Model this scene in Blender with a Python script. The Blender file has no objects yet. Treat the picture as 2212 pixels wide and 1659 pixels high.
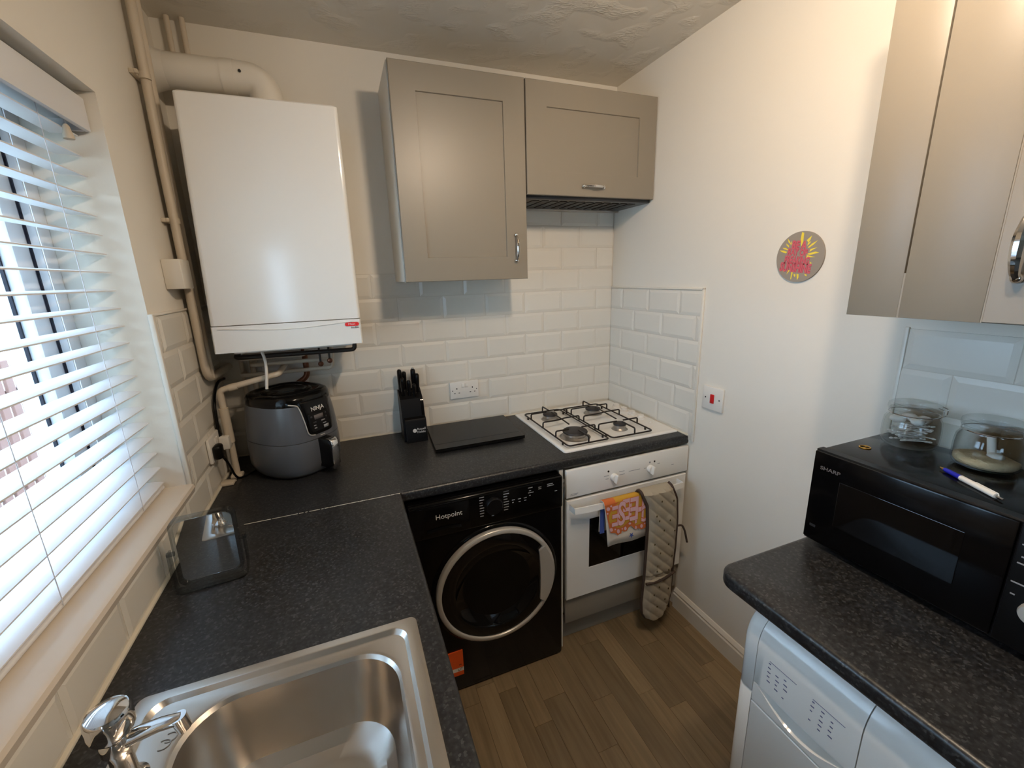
import bpy, bmesh, math, random
from mathutils import Vector, Matrix, Euler
random.seed(7)
S = bpy.context.scene
COL = S.collection
# ------------------------------------------------------------------ camera, world, exposure
cam_d = bpy.data.cameras.new('camera'); cam = bpy.data.objects.new('camera', cam_d); COL.objects.link(cam)
cam.location = (0.4803, -1.9577, 1.572); cam.rotation_euler = (1.3242, 0.0296, -0.3754)
cam_d.sensor_fit = 'HORIZONTAL'; cam_d.sensor_width = 36.0; cam_d.lens = 922.4 * 36.0 / 2212.0; cam_d.clip_start = 0.01
S.camera = cam
world = bpy.data.worlds.new('sky'); S.world = world; world.use_nodes = True
wb = world.node_tree.nodes['Background']; wb.inputs[0].default_value = (0.52, 0.74, 1.0, 1); wb.inputs[1].default_value = 10.5
S.view_settings.view_transform = 'Standard'; S.view_settings.look = 'None'; S.view_settings.gamma = 1.0
S.view_settings.use_curve_mapping = False; S.view_settings.exposure = 0.15
BULB_STRENGTH = 470.0
BULB_COLOUR = (1.0, 0.80, 0.60)
# ------------------------------------------------------------------ dimensions (metres)
H, W, ZC = 0.8816, 1.8169, 2.4296
P, T = 0.102, 0.202
XL, DW = 0.592, 0.609          # left worktop front, back worktop front depth
WY0, WY1, WZ0, WZ1 = -1.75, -0.545, 1.005, 2.02    # window opening
YK = -2.42                     # end of the kitchen's left wall; beyond it the space opens into the added next room
YF = -5.40                     # far wall of the added next room
XF = -2.20                     # side wall of the added next room

# ------------------------------------------------------------------ materials
def srgb(r, g, b):
    f = lambda c: (c / 255 / 12.92) if c / 255 <= 0.04045 else ((c / 255 + 0.055) / 1.055) ** 2.4
    return (f(r), f(g), f(b), 1)
MATS = {}
def mat(name, col, rough=0.5, metal=0.0, coat=0.0, trans=0.0, ior=1.45, bump=0.0, bscale=200.0, emit=None, spec=None, alpha=None):
    m = bpy.data.materials.new(name); m.use_nodes = True
    n = m.node_tree.nodes; b = n['Principled BSDF']
    c = srgb(*col) if max(col) > 1.001 else (*col, 1)
    b.inputs['Base Color'].default_value = c; b.inputs['Roughness'].default_value = rough
    b.inputs['Metallic'].default_value = metal; b.inputs['IOR'].default_value = ior
    b.inputs['Coat Weight'].default_value = coat; b.inputs['Coat Roughness'].default_value = 0.05
    b.inputs['Transmission Weight'].default_value = trans
    if spec is not None: b.inputs['Specular IOR Level'].default_value = spec
    if emit:
        b.inputs['Emission Color'].default_value = (*emit[0], 1); b.inputs['Emission Strength'].default_value = emit[1]
    if bump:
        t = n.new('ShaderNodeTexNoise'); t.inputs['Scale'].default_value = bscale; t.inputs['Detail'].default_value = 3
        tc = n.new('ShaderNodeTexCoord'); bp = n.new('ShaderNodeBump'); bp.inputs['Strength'].default_value = bump; bp.inputs['Distance'].default_value = 0.002
        l = m.node_tree.links; l.new(tc.outputs['Object'], t.inputs['Vector']); l.new(t.outputs['Fac'], bp.inputs['Height']); l.new(bp.outputs['Normal'], b.inputs['Normal'])
    MATS[name] = m; return m
def nodes_of(m): return m.node_tree.nodes, m.node_tree.links, m.node_tree.nodes['Principled BSDF']

M_wall = mat('wall_paint', (228, 222, 210), 0.75, bump=0.12, bscale=90)
M_ceil = mat('ceiling_paint', (220, 214, 202), 0.55)
n, l, b = nodes_of(M_ceil)       # patches of stippled plaster relief
tc = n.new('ShaderNodeTexCoord')
big = n.new('ShaderNodeTexNoise'); big.inputs['Scale'].default_value = 9.0; big.inputs['Detail'].default_value = 1.0
rmp = n.new('ShaderNodeMapRange'); rmp.inputs['From Min'].default_value = 0.50; rmp.inputs['From Max'].default_value = 0.72
fin = n.new('ShaderNodeTexNoise'); fin.inputs['Scale'].default_value = 60; fin.inputs['Detail'].default_value = 2.5; fin.inputs['Distortion'].default_value = 1.2
mu = n.new('ShaderNodeMath'); mu.operation = 'MULTIPLY'
bp = n.new('ShaderNodeBump'); bp.inputs['Strength'].default_value = 1.0; bp.inputs['Distance'].default_value = 0.010
l.new(tc.outputs['Object'], big.inputs['Vector']); cmp_ = n.new('ShaderNodeMapping'); cmp_.inputs['Scale'].default_value = (.55, 1.15, 1); l.new(tc.outputs['Object'], cmp_.inputs['Vector']); l.new(cmp_.outputs[0], fin.inputs['Vector'])
l.new(big.outputs['Fac'], rmp.inputs['Value']); l.new(rmp.outputs['Result'], mu.inputs[0]); l.new(fin.outputs['Fac'], mu.inputs[1])
l.new(mu.outputs[0], bp.inputs['Height']); l.new(bp.outputs['Normal'], b.inputs['Normal'])

M_tile = mat('white_glazed_tile', (222, 217, 206), 0.22, coat=0.0)
M_grout = mat('tile_grout', (205, 198, 185), 0.85)
M_floor = mat('wood_effect_floor', (128, 104, 78), 0.42)
n, l, b = nodes_of(M_floor)
tc = n.new('ShaderNodeTexCoord'); oi = n.new('ShaderNodeObjectInfo'); mp = n.new('ShaderNodeMapping'); mp.inputs['Scale'].default_value = (55, 3.0, 20)
ad = n.new('ShaderNodeVectorMath'); ad.operation = 'ADD'
cm = n.new('ShaderNodeCombineXYZ'); ml = n.new('ShaderNodeMath'); ml.operation = 'MULTIPLY'; ml.inputs[1].default_value = 30
l.new(oi.outputs['Random'], ml.inputs[0]); l.new(ml.outputs[0], cm.inputs[0]); l.new(ml.outputs[0], cm.inputs[1])
l.new(tc.outputs['Object'], ad.inputs[0]); l.new(cm.outputs[0], ad.inputs[1]); l.new(ad.outputs[0], mp.inputs['Vector'])
gn = n.new('ShaderNodeTexNoise'); gn.inputs['Scale'].default_value = 1.0; gn.inputs['Detail'].default_value = 5; gn.inputs['Distortion'].default_value = 0.6
l.new(mp.outputs[0], gn.inputs['Vector'])
cr = n.new('ShaderNodeValToRGB'); cr.color_ramp.elements[0].position = 0.25; cr.color_ramp.elements[1].position = 0.78
cr.color_ramp.elements[0].color = srgb(118, 99, 72); cr.color_ramp.elements[1].color = srgb(148, 128, 98)
l.new(gn.outputs['Fac'], cr.inputs['Fac'])
hs = n.new('ShaderNodeHueSaturation'); mr = n.new('ShaderNodeMapRange'); mr.inputs['To Min'].default_value = 0.72; mr.inputs['To Max'].default_value = 1.14
l.new(oi.outputs['Random'], mr.inputs['Value']); l.new(mr.outputs['Result'], hs.inputs['Value']); l.new(cr.outputs['Color'], hs.inputs['Color']); l.new(hs.outputs['Color'], b.inputs['Base Color'])

M_work = mat('black_speckled_laminate', (30, 30, 31), 0.34)
n, l, b = nodes_of(M_work)
tc = n.new('ShaderNodeTexCoord')
v1 = n.new('ShaderNodeTexVoronoi'); v1.inputs['Scale'].default_value = 240; v1.inputs['Randomness'].default_value = 1
n1 = n.new('ShaderNodeTexNoise'); n1.inputs['Scale'].default_value = 120; n1.inputs['Detail'].default_value = 4
l.new(tc.outputs['Object'], v1.inputs['Vector']); l.new(tc.outputs['Object'], n1.inputs['Vector'])
c1 = n.new('ShaderNodeValToRGB'); e = c1.color_ramp.elements; e[0].position = 0.36; e[0].color = srgb(22, 22, 23); e[1].position = 0.74; e[1].color = srgb(52, 53, 54)
e2 = c1.color_ramp.elements.new(0.55); e2.color = srgb(36, 36, 37)
l.new(n1.outputs['Fac'], c1.inputs['Fac'])
sep = n.new('ShaderNodeSeparateColor'); l.new(v1.outputs['Color'], sep.inputs[0])
gt = n.new('ShaderNodeMapRange'); gt.inputs['From Min'].default_value = 0.80; gt.inputs['From Max'].default_value = 1.0; l.new(sep.outputs[0], gt.inputs['Value'])
mx = n.new('ShaderNodeMix'); mx.data_type = 'RGBA'; l.new(gt.outputs['Result'], mx.inputs['Factor']); l.new(c1.outputs['Color'], mx.inputs['A']); mx.inputs['B'].default_value = srgb(68, 68, 67)
l.new(mx.outputs['Result'], b.inputs['Base Color'])
bp = n.new('ShaderNodeBump'); bp.inputs['Strength'].default_value = 0.10; bp.inputs['Distance'].default_value = 0.001; l.new(n1.outputs['Fac'], bp.inputs['Height']); l.new(bp.outputs['Normal'], b.inputs['Normal'])

M_cab = mat('stone_grey_cabinet_paint', (137, 128, 114), 0.37, bump=0.05, bscale=700)
M_carcass = mat('white_carcass_board', (214, 209, 198), 0.5)
M_white = mat('white_enamel', (232, 230, 224), 0.12)
M_wplastic = mat('white_plastic', (226, 222, 214), 0.35)
M_boiler = mat('boiler_enamel', (228, 226, 220), 0.12)
M_sill = mat('beige_gloss_sill', (216, 204, 188), 0.2)
M_wpaint = mat('white_gloss_paint', (222, 216, 204), 0.28)
M_pipe = mat('painted_cream_pipe', (205, 192, 172), 0.45, bump=0.1, bscale=60)
M_dpipe = mat('dark_rubber_pipe', (42, 38, 36), 0.5)
M_copper = mat('aged_copper', (120, 78, 60), 0.4, metal=0.8)
M_black = mat('black_gloss_plastic', (6, 6, 7), 0.14, spec=0.28)
M_blacks = mat('black_satin_plastic', (11, 11, 12), 0.36, spec=0.25)
M_bglass = mat('black_glass', (7, 7, 8), 0.05)
M_board = mat('black_board', (14, 14, 14), 0.22, spec=0.3)
M_grey = mat('grey_shell_plastic', (88, 90, 94), 0.28)
M_dgrey = mat('dark_grey_plastic', (44, 45, 48), 0.3)
M_silver = mat('silver_painted_plastic', (190, 186, 178), 0.3, metal=0.35)
M_chrome = mat('polished_chrome', (220, 218, 216), 0.07, metal=1.0)
M_steel = mat('brushed_stainless_steel', (206, 200, 192), 0.27, metal=1.0)
n, l, b = nodes_of(M_steel)
tc = n.new('ShaderNodeTexCoord'); mp = n.new('ShaderNodeMapping'); mp.inputs['Scale'].default_value = (700, 12, 300); ns = n.new('ShaderNodeTexNoise'); ns.inputs['Scale'].default_value = 1
bp = n.new('ShaderNodeBump'); bp.inputs['Strength'].default_value = 0.06; bp.inputs['Distance'].default_value = 0.0006
l.new(tc.outputs['Object'], mp.inputs[0]); l.new(mp.outputs[0], ns.inputs['Vector']); l.new(ns.outputs['Fac'], bp.inputs['Height']); l.new(bp.outputs['Normal'], b.inputs['Normal'])
M_alu = mat('burner_aluminium', (160, 155, 148), 0.35, metal=0.9)
M_iron = mat('black_enamelled_wire', (26, 20, 19), 0.35)
M_cap = mat('matt_black_burner_cap', (40, 37, 38), 0.5)
def glass_mat(name, col, rough, ior=1.5):            # thin clear material: fresnel gloss over straight transparency
    m = bpy.data.materials.new(name); m.use_nodes = True; n = m.node_tree.nodes; l = m.node_tree.links; n.clear()
    out = n.new('ShaderNodeOutputMaterial'); tr = n.new('ShaderNodeBsdfTransparent'); gl = n.new('ShaderNodeBsdfGlossy'); fr = n.new('ShaderNodeLayerWeight'); pw = n.new('ShaderNodeMath'); sc_ = n.new('ShaderNodeMath'); mixn = n.new('ShaderNodeMixShader')
    tr.inputs[0].default_value = col; gl.inputs['Roughness'].default_value = rough; fr.inputs['Blend'].default_value = 0.5; pw.operation = 'POWER'; pw.inputs[1].default_value = 4.0; sc_.operation = 'MULTIPLY_ADD'; sc_.inputs[1].default_value = 0.55; sc_.inputs[2].default_value = 0.03
    l.new(fr.outputs['Facing'], pw.inputs[0]); l.new(pw.outputs[0], sc_.inputs[0]); l.new(sc_.outputs[0], mixn.inputs[0]); l.new(tr.outputs[0], mixn.inputs[1]); l.new(gl.outputs[0], mixn.inputs[2]); l.new(mixn.outputs[0], out.inputs[0]); return m
M_glass = glass_mat('clear_glass', (0.935, 0.945, 0.935, 1), 0.02, 1.33)
M_pane = glass_mat('window_glass', (0.93, 0.96, 0.97, 1), 0.01)
M_acryl = glass_mat('clear_acrylic', (0.74, 0.77, 0.79, 1), 0.05)
M_mirror = mat('mirror_silver', (225, 228, 230), 0.015, metal=1.0)
M_slat = mat('white_blind_slat', (230, 230, 231), 0.4)
M_cord = mat('white_cord', (215, 215, 220), 0.7)
M_upvc = mat('white_upvc', (225, 226, 228), 0.3)
M_gasket = mat('black_gasket', (28, 26, 40), 0.6)
M_red = mat('red_plastic', (196, 26, 30), 0.35)
M_badge = mat('red_badge', (222, 44, 44), 0.35)
M_yellow = mat('yellow_print', (238, 214, 74), 0.6)
M_pink = mat('pink_print', (205, 96, 108), 0.6)
M_pinkd = mat('deep_pink_print', (178, 72, 88), 0.6)
M_discgrey = mat('grey_printed_disc', (150, 140, 128), 0.45)
M_towel = mat('white_towel_cotton', (226, 212, 192), 0.95, bump=0.3, bscale=500)
M_must = mat('mustard_print', (196, 148, 48), 0.95)
M_orange = mat('orange_print', (202, 108, 54), 0.95)
M_lilac = mat('pale_pink_print', (220, 176, 180), 0.95)
M_blue = mat('blue_print', (72, 92, 160), 0.95)
M_mitt = mat('beige_quilted_cotton', (166, 156, 138), 0.95, bump=0.25, bscale=350)
M_trim = mat('brown_binding', (66, 52, 44), 0.9)
M_bee = mat('bee_print', (70, 58, 30), 0.95)
M_label = mat('orange_sticker', (224, 88, 30), 0.45)
M_paper = mat('white_sticker', (225, 220, 210), 0.5)
M_ink = mat('black_ink', (20, 20, 20), 0.5)
M_mark = mat('pale_printed_mark', (150, 150, 152), 0.5)
M_markb = mat('blue_grey_printed_mark', (96, 96, 130), 0.5)
M_letter = mat('white_lettering', (205, 203, 198), 0.45)
M_lcd = mat('grey_display', (104, 98, 96), 0.2)
M_plinth = mat('dark_plinth', (86, 80, 72), 0.6)
M_cotton = mat('white_cotton', (238, 232, 226), 0.95)
M_oats = mat('pale_oat_flakes', (222, 200, 164), 0.9, bump=1.0, bscale=260)
M_penblue = mat('blue_pen_grip', (28, 34, 160), 0.25)
M_gold = mat('gold_sticker', (190, 150, 70), 0.3, metal=0.8)
M_caulk = mat('white_sealant', (214, 206, 188), 0.5)
M_fence = mat('brown_fence_timber', (120, 84, 72), 0.8)
M_ground = mat('pale_paving', (170, 170, 165), 0.9)
M_bulb = mat('glowing_bulb', (255, 240, 220), 0.4, emit=(BULB_COLOUR, BULB_STRENGTH))
M_brownfood = mat('brown_biscuits', (168, 112, 72), 0.8)

# ------------------------------------------------------------------ mesh helpers
ORG = {}
def rrect(cx, cy, hx, hy, r, n=6):
    pts = []; r = min(r, hx, hy)
    for (sx, sy, a0) in ((1, 1, 0), (-1, 1, 90), (-1, -1, 180), (1, -1, 270)):
        for i in range(n + 1):
            a = math.radians(a0 + 90 * i / n)
            pts.append((cx + sx * (hx - r) + r * math.cos(a), cy + sy * (hy - r) + r * math.sin(a)))
    return pts
def fil(pts, r, n=5):            # round the corners of a polyline
    pts = [Vector(p) for p in pts]; out = [pts[0]]
    for i in range(1, len(pts) - 1):
        a, b, c = pts[i - 1], pts[i], pts[i + 1]
        d0 = (a - b); d1 = (c - b); q = min(r, d0.length * .49, d1.length * .49)
        p0 = b + d0.normalized() * q; p1 = b + d1.normalized() * q
        for k in range(n + 1):
            t = k / n; out.append((1 - t) ** 2 * p0 + 2 * t * (1 - t) * b + t * t * p1)
    out.append(pts[-1]); return out
class MB:
    def __init__(s): s.bm = bmesh.new()
    def box(s, x0, x1, y0, y1, z0, z1, bev=0.0, seg=2, mtx=None):
        m = Matrix.Translation(((x0 + x1) / 2, (y0 + y1) / 2, (z0 + z1) / 2)) @ Matrix.Diagonal((abs(x1 - x0), abs(y1 - y0), abs(z1 - z0), 1))
        if mtx: m = mtx @ m
        r = bmesh.ops.create_cube(s.bm, size=1, matrix=m)
        if bev:
            ed = list({e for v in r['verts'] for e in v.link_edges})
            bmesh.ops.bevel(s.bm, geom=ed, offset=bev, segments=seg, affect='EDGES', profile=0.5, clamp_overlap=True)
        return s
    def cyl(s, p0, p1, r0, r1=None, n=20):
        p0, p1 = Vector(p0), Vector(p1); d = p1 - p0; r1 = r0 if r1 is None else r1
        m = Matrix.Translation((p0 + p1) / 2) @ d.to_track_quat('Z', 'Y').to_matrix().to_4x4()
        bmesh.ops.create_cone(s.bm, cap_ends=True, segments=n, radius1=r0, radius2=r1, depth=d.length, matrix=m); return s
    def sph(s, c, r, n=16, scale=(1, 1, 1)):
        bmesh.ops.create_uvsphere(s.bm, u_segments=n, v_segments=max(6, n // 2), radius=r, matrix=Matrix.Translation(c) @ Matrix.Diagonal((*scale, 1))); return s
    def loft(s, rings, cap0=True, cap1=True, closed=True):
        vs = [[s.bm.verts.new(p) for p in r] for r in rings]
        for a, b in zip(vs[:-1], vs[1:]):
            k = len(a)
            for i in range(k if closed else k - 1):
                j = (i + 1) % k
                if len(a) == len(b): s.bm.faces.new((a[i], a[j], b[j], b[i]))
        if cap0: s.bm.faces.new(list(reversed(vs[0])))
        if cap1: s.bm.faces.new(vs[-1])
        return s
    def tube(s, pts, r, n=10, closed=False, rr=None):
        pts = [Vector(p) for p in pts]; N = len(pts); rings = []
        up = Vector((0, 0, 1)); prev = None
        for i, p in enumerate(pts):
            if closed: t = (pts[(i + 1) % N] - pts[i - 1]).normalized()
            else: t = (pts[min(i + 1, N - 1)] - pts[max(i - 1, 0)]).normalized()
            if prev is None:
                a = up if abs(t.dot(up)) < 0.9 else Vector((1, 0, 0)); u = t.cross(a).normalized()
            else:
                u = (prev - t * prev.dot(t)).normalized()
            prev = u; w = t.cross(u); q = rr[i] if rr else r
            rings.append([p + (u * math.cos(2 * math.pi * k / n) + w * math.sin(2 * math.pi * k / n)) * q for k in range(n)])
        if closed: s.loft(rings + [rings[0]], False, False)
        else: s.loft(rings)
        if closed: bmesh.ops.remove_doubles(s.bm, verts=s.bm.verts, dist=1e-6)
        return s
    def lathe(s, prof, c=(0, 0, 0), n=32, mtx=None, cap0=True, cap1=True):
        m = mtx or Matrix.Translation(c); rings = []
        for r, z in prof: rings.append([m @ Vector((max(r, 1e-5) * math.cos(2 * math.pi * k / n), max(r, 1e-5) * math.sin(2 * math.pi * k / n), z)) for k in range(n)])
        return s.loft(rings, cap0, cap1)
    def prism(s, poly, fn, d0, d1):             # 2-D outline -> slab; fn(u, v, d) gives the point
        return s.loft([[fn(u, v, d0) for u, v in poly], [fn(u, v, d1) for u, v in poly]])
    def done(s, name, m, parent=None, smooth=35, fix=True, **kw):
        if fix: bmesh.ops.recalc_face_normals(s.bm, faces=s.bm.faces)
        me = bpy.data.meshes.new(name); s.bm.to_mesh(me); s.bm.free()
        return place(name, me, m, parent, smooth, **kw)
def place(name, me, m, parent=None, smooth=35):
    if m: me.materials.clear(); me.materials.append(m)
    if smooth:
        me.polygons.foreach_set('use_smooth', [True] * len(me.polygons)); me.set_sharp_from_angle(angle=math.radians(smooth))
    o = bpy.data.objects.new(name, me); COL.objects.link(o)
    if parent:
        o.parent = parent
        g = ORG.get(parent.name)
        if g is not None: me.transform(Matrix.Translation(-g)); ORG[o.name] = g
    return o
def thing(name, label, cat, loc=(0, 0, 0), rotz=None, group=None):
    o = bpy.data.objects.new(name, None); COL.objects.link(o); o.location = loc; o.empty_display_size = 0.05
    if rotz is None: ORG[o.name] = Vector(loc)          # parts are modelled in room coordinates
    else: o.rotation_euler = (0, 0, rotz)               # parts are modelled in the thing's own coordinates
    return tag(o, label, cat, group)
def tag(o, label, cat, group=None):
    o['label'] = label; o['category'] = cat
    if group: o['group'] = group
    return o
def struct(o): o['kind'] = 'structure'; return o
def text(body, size, mtx, name, m, parent, bold=0.0, sx=1.0, align='CENTER'):
    cu = bpy.data.curves.new(name, 'FONT'); cu.body = body; cu.size = size; cu.align_x = align; cu.align_y = 'CENTER'; cu.extrude = 0.0003; cu.offset = bold; cu.resolution_u = 3
    o = bpy.data.objects.new('tmp_text', cu); COL.objects.link(o)
    dg = bpy.context.evaluated_depsgraph_get(); me = bpy.data.meshes.new_from_object(o.evaluated_get(dg)); bpy.data.objects.remove(o); me.name = name
    me.transform(mtx @ Matrix.Diagonal((sx, 1, 1, 1)))
    return place(name, me, m, parent, 0)
def face_my(x, y, z): return Matrix(((1, 0, 0, x), (0, 0, -1, y), (0, 1, 0, z), (0, 0, 0, 1)))    # plane seen from -y
def face_mx(x, y, z): return Matrix(((0, 0, -1, x), (-1, 0, 0, y), (0, 1, 0, z), (0, 0, 0, 1)))   # plane seen from -x
def box_obj(name, m, parent, *a, **k): return MB().box(*a, **k).done(name, m, parent)

# ------------------------------------------------------------------ room shell
fl = struct(MB().box(-0.3, W + 0.2, YK, 0.2, -0.12, -0.006).box(XF - .2, W + .2, YF - .2, YK, -.12, 0).done('floor', M_plinth, None))
edges = [0.0, .045, .120, .195, .270, .345, .420, .495, .570, .645, .720, .796, .872, .948, 1.020, 1.112, 1.19, 1.277, 1.366, 1.438, 1.516, 1.606, 1.679, 1.752, W]
seed_end = {.872: -.696, .948: -.868, 1.112: -1.028, 1.19: -.865, 1.366: -.912, 1.438: -.997, 1.606: -.956, 1.516: -.736, 1.277: -.629, 1.02: -1.20}
rnd = random.Random(3)
for a, c in zip(edges[:-1], edges[1:]):
    ys = [0.0]; y0 = seed_end.get(a, -rnd.uniform(.3, .9)); cut = [y0]
    q = y0
    while q < -.45: q += rnd.uniform(.40, .62); cut.append(min(q, 0))
    q = y0
    while q > YK: q -= rnd.uniform(.42, .66); cut.append(max(q, YK))
    cut = sorted({round(v, 4) for v in cut + [0.0, YK]})
    for v0, v1 in zip(cut[:-1], cut[1:]):
        if v1 - v0 < .03: continue
        bm = MB().box(-(c - a) / 2 + .0004, (c - a) / 2 - .0004, -(v1 - v0) / 2 + .0004, (v1 - v0) / 2 - .0004, -.008, 0, 0)
        o = bm.done('plank', M_floor, fl, smooth=0); o.location = ((a + c) / 2, (v0 + v1) / 2, 0)
struct(MB().box(-0.3, W + 0.2, YK, 0.2, ZC, ZC + 0.12).box(XF - .2, W + .2, YF - .2, YK, ZC, ZC + .12).done('ceiling', M_ceil))
wb_ = struct(MB().box(-0.3, W + 0.2, 0.0, 0.2, -0.1, ZC + .05).done('wall_back', M_wall))
wr_ = struct(MB().box(W, W + 0.2, YF - .1, 0.1, -0.1, ZC + .05).done('wall_right', M_wall))
m_ = MB(); m_.box(-.28, 0, WY1, 0.1, -.1, ZC + .05); m_.box(-.28, 0, YK, WY0, -.1, ZC + .05); m_.box(-.28, 0, WY0, WY1, -.1, WZ0 - .03); m_.box(-.28, 0, WY0, WY1, WZ1, ZC + .05)
wl_ = struct(m_.done('wall_left', M_wall, smooth=0))
# unseen next room added for frontal daylight; window set where boiler reflections point
NX0, NX1, NZ0, NZ1 = -1.0, -.10, 1.00, 2.10
struct(MB().box(XF - .2, NX0, YF - .2, YF, -.1, ZC + .05).box(NX1, W + .2, YF - .2, YF, -.1, ZC + .05).box(NX0, NX1, YF - .2, YF, -.1, NZ0).box(NX0, NX1, YF - .2, YF, NZ1, ZC + .05).done('wall_front', M_wall, smooth=0))
struct(MB().box(XF - .2, XF, YF, YK, -.1, ZC + .05).box(XF, -.28, YK, YK + .2, -.1, ZC + .05).done('wall_side', M_wall, smooth=0))
w2 = MB()
for xa, xb in ((NX0, NX0 + .06), (-.58, -.52), (NX1 - .06, NX1)): w2.box(xa, xb, YF - .12, YF - .06, NZ0, NZ1, .004)
for za, zb in ((NZ0, NZ0 + .06), (NZ1 - .06, NZ1)): w2.box(NX0, NX1, YF - .12, YF - .06, za, zb, .004)
w2 = struct(w2.done('window_2_offscreen', M_upvc))
for xa, xb in ((NX0 + .06, -.58), (-.52, NX1 - .06)): MB().box(xa, xb, YF - .095, YF - .085, NZ0 + .06, NZ1 - .06).done('pane', M_pane, w2, smooth=0)

# tiles: each one an object, child of its wall. Local axes u (along), v (up), d (out of the wall)
RB = Matrix(((1, 0, 0, 0), (0, 0, -1, 0), (0, 1, 0, 0), (0, 0, 0, 1)))       # back wall
RR = Matrix(((0, 0, -1, 0), (-1, 0, 0, 0), (0, 1, 0, 0), (0, 0, 0, 1)))      # right wall
RL = Matrix(((0, 0, 1, 0), (1, 0, 0, 0), (0, 1, 0, 0), (0, 0, 0, 1)))        # left wall
TM = {}
def tile_mesh(w, h, bl, br, bt, bb):
    k = (round(w, 4), round(h, 4), bl, br, bt, bb)
    if k in TM: return TM[k]
    bm = bmesh.new(); i = .013
    def ring(l_, r_, b_, t_, d): return [bm.verts.new(p) for p in ((l_, b_, d), (w - r_, b_, d), (w - r_, h - t_, d), (l_, h - t_, d))]
    R = [ring(0, 0, 0, 0, 0), ring(0, 0, 0, 0, .0036), ring(i if bl else 1e-4, i if br else 1e-4, i if bb else 1e-4, i if bt else 1e-4, .0068)]
    for a, b2 in zip(R[:-1], R[1:]):
        for q in range(4): bm.faces.new((a[q], a[(q + 1) % 4], b2[(q + 1) % 4], b2[q]))
    bm.faces.new(R[-1]); me = bpy.data.meshes.new('tile'); bm.to_mesh(me); bm.free(); me.materials.append(M_tile); TM[k] = me; return me
def tiles(wall, rot, origin, u0, u1, z0, rows, phase, ztop=None, skip=None):
    """rows of brick-bonded tiles from u0 to u1; phase(row) = a joint position"""
    for r in range(rows):
        zb = z0 + P * r; h = P - .002
        cut_t = False
        if ztop is not None and zb + h > ztop: h = ztop - zb; cut_t = True
        if h < .01: continue
        ph = phase(r + 1); k0 = math.floor((u0 - ph) / T)
        u = ph + k0 * T
        while u < u1 - 1e-6:
            a, c = max(u + .001, u0), min(u + T - .001, u1)
            if c - a > .012 and not (skip and skip(a, c, zb)):
                me = tile_mesh(c - a, h, a == u + .001, c == u + T - .001, not cut_t, True)
                o = bpy.data.objects.new('tile', me); COL.objects.link(o); o.parent = wall
                jit = Euler((rnd.uniform(-.003, .003), rnd.uniform(-.003, .003), 0)).to_matrix().to_4x4()
                o.matrix_basis = Matrix.Translation(origin) @ rot @ Matrix.Translation((a, zb, .0015)) @ jit
            u += T
ZR = H + .004
# back wall: joints at W - n*T on odd rows, shifted by half on even rows
pb = lambda r: (W - 10 * T) if r % 2 else (W - T / 2 - 10 * T)
tiles(wb_, RB, (0, 0, 0), 0.0005, W - .009, ZR, 7, pb)
tiles(wb_, RB, (0, 0, 0), 1.18, W - .009, ZR + 7 * P, 3, lambda r: pb(r + 1), ztop=1.915)
g = MB().box(0, W, -.0045, 0, H - .02, ZR + 7 * P); g.box(1.18, W, -.0045, 0, ZR + 7 * P, 1.915); g.done('grout', M_grout, wb_, smooth=0)
# right wall beside the hob: u runs towards -y
pr2 = lambda r: (.203 - T) if r % 2 else (.306 - T)
tiles(wr_, RR, (W, 0, 0), .009, .628, ZR, 6, pr2)
MB().box(W - .0045, W, -.628, 0, H - .02, ZR + 6 * P).done('grout', M_grout, wr_, smooth=0)
m_ = MB(); m_.box(W - .010, W, -.640, -.628, H - .02, ZR + 6 * P + .010, .003); m_.box(W - .010, W, -.640, -.009, ZR + 6 * P, ZR + 6 * P + .009, .003); m_.done('tile_edge_trim', M_wpaint, wr_)
# right wall behind the microwave
zt = 1.414; z0r = zt - 5 * P + .002
tiles(wr_, RR, (W, 0, 0), 1.318, 2.6, z0r - P, 6, lambda r: 1.318 if r % 2 == 0 else 1.318 + T / 2, skip=lambda a, c, zb: zb < H - .12)
MB().box(W - .0045, W, -2.6, -1.318, H - .03, zt).done('grout', M_grout, wr_, smooth=0)
m_ = MB(); m_.box(W - .009, W, -1.318, -1.308, H, zt + .004, .002); m_.done('tile_edge_trim', M_wpaint, wr_)
# left wall: u runs along +y ; corner is u = 0
pleft = lambda r: (-10 * T) if r % 2 else (-10 * T - T / 2)
tiles(wl_, RL, (0, 0, 0), WY1 + .010, -.0005, ZR, 6, pleft)
tiles(wl_, RL, (0, 0, 0), -2.6, WY1 + .010, ZR, 1, pleft)
m_ = MB(); m_.box(0, .0045, WY1, 0, H - .02, ZR + 6 * P); m_.box(0, .0045, -2.6, WY1, H - .02, WZ0 - .012); m_.done('grout', M_grout, wl_, smooth=0)
m_ = MB(); m_.box(-.001, .0115, WY1 - .004, WY1 + .010, WZ0, ZR + 6 * P + .006, .003); m_.box(0, .010, WY1, 0, ZR + 6 * P - .001, ZR + 6 * P + .006, .002); m_.done('tile_edge_trim', M_wpaint, wl_)
MB().box(-.0005, .013, -2.3, -.004, H - .001, H + .006, .002).done('worktop_sealant', M_caulk, wl_)
MB().box(0, W, -.013, -.004, H - .001, H + .005, .002).done('worktop_sealant', M_caulk, wb_)
MB().box(W - .013, W, -DW, 0, H - .001, H + .005, .002).done('worktop_sealant', M_caulk, wr_)
# skirting on the right wall, moulded
prof = [(0, 0), (.016, 0), (.016, .072), (.012, .078), (.013, .086), (.008, .094), (.004, .100), (0, .102)]
m_ = MB(); m_.loft([[(W - d, y, z) for d, z in prof] for y in (-1.62, -.60)]); struct(m_.done('baseboard_right', M_wpaint, smooth=20))

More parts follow.
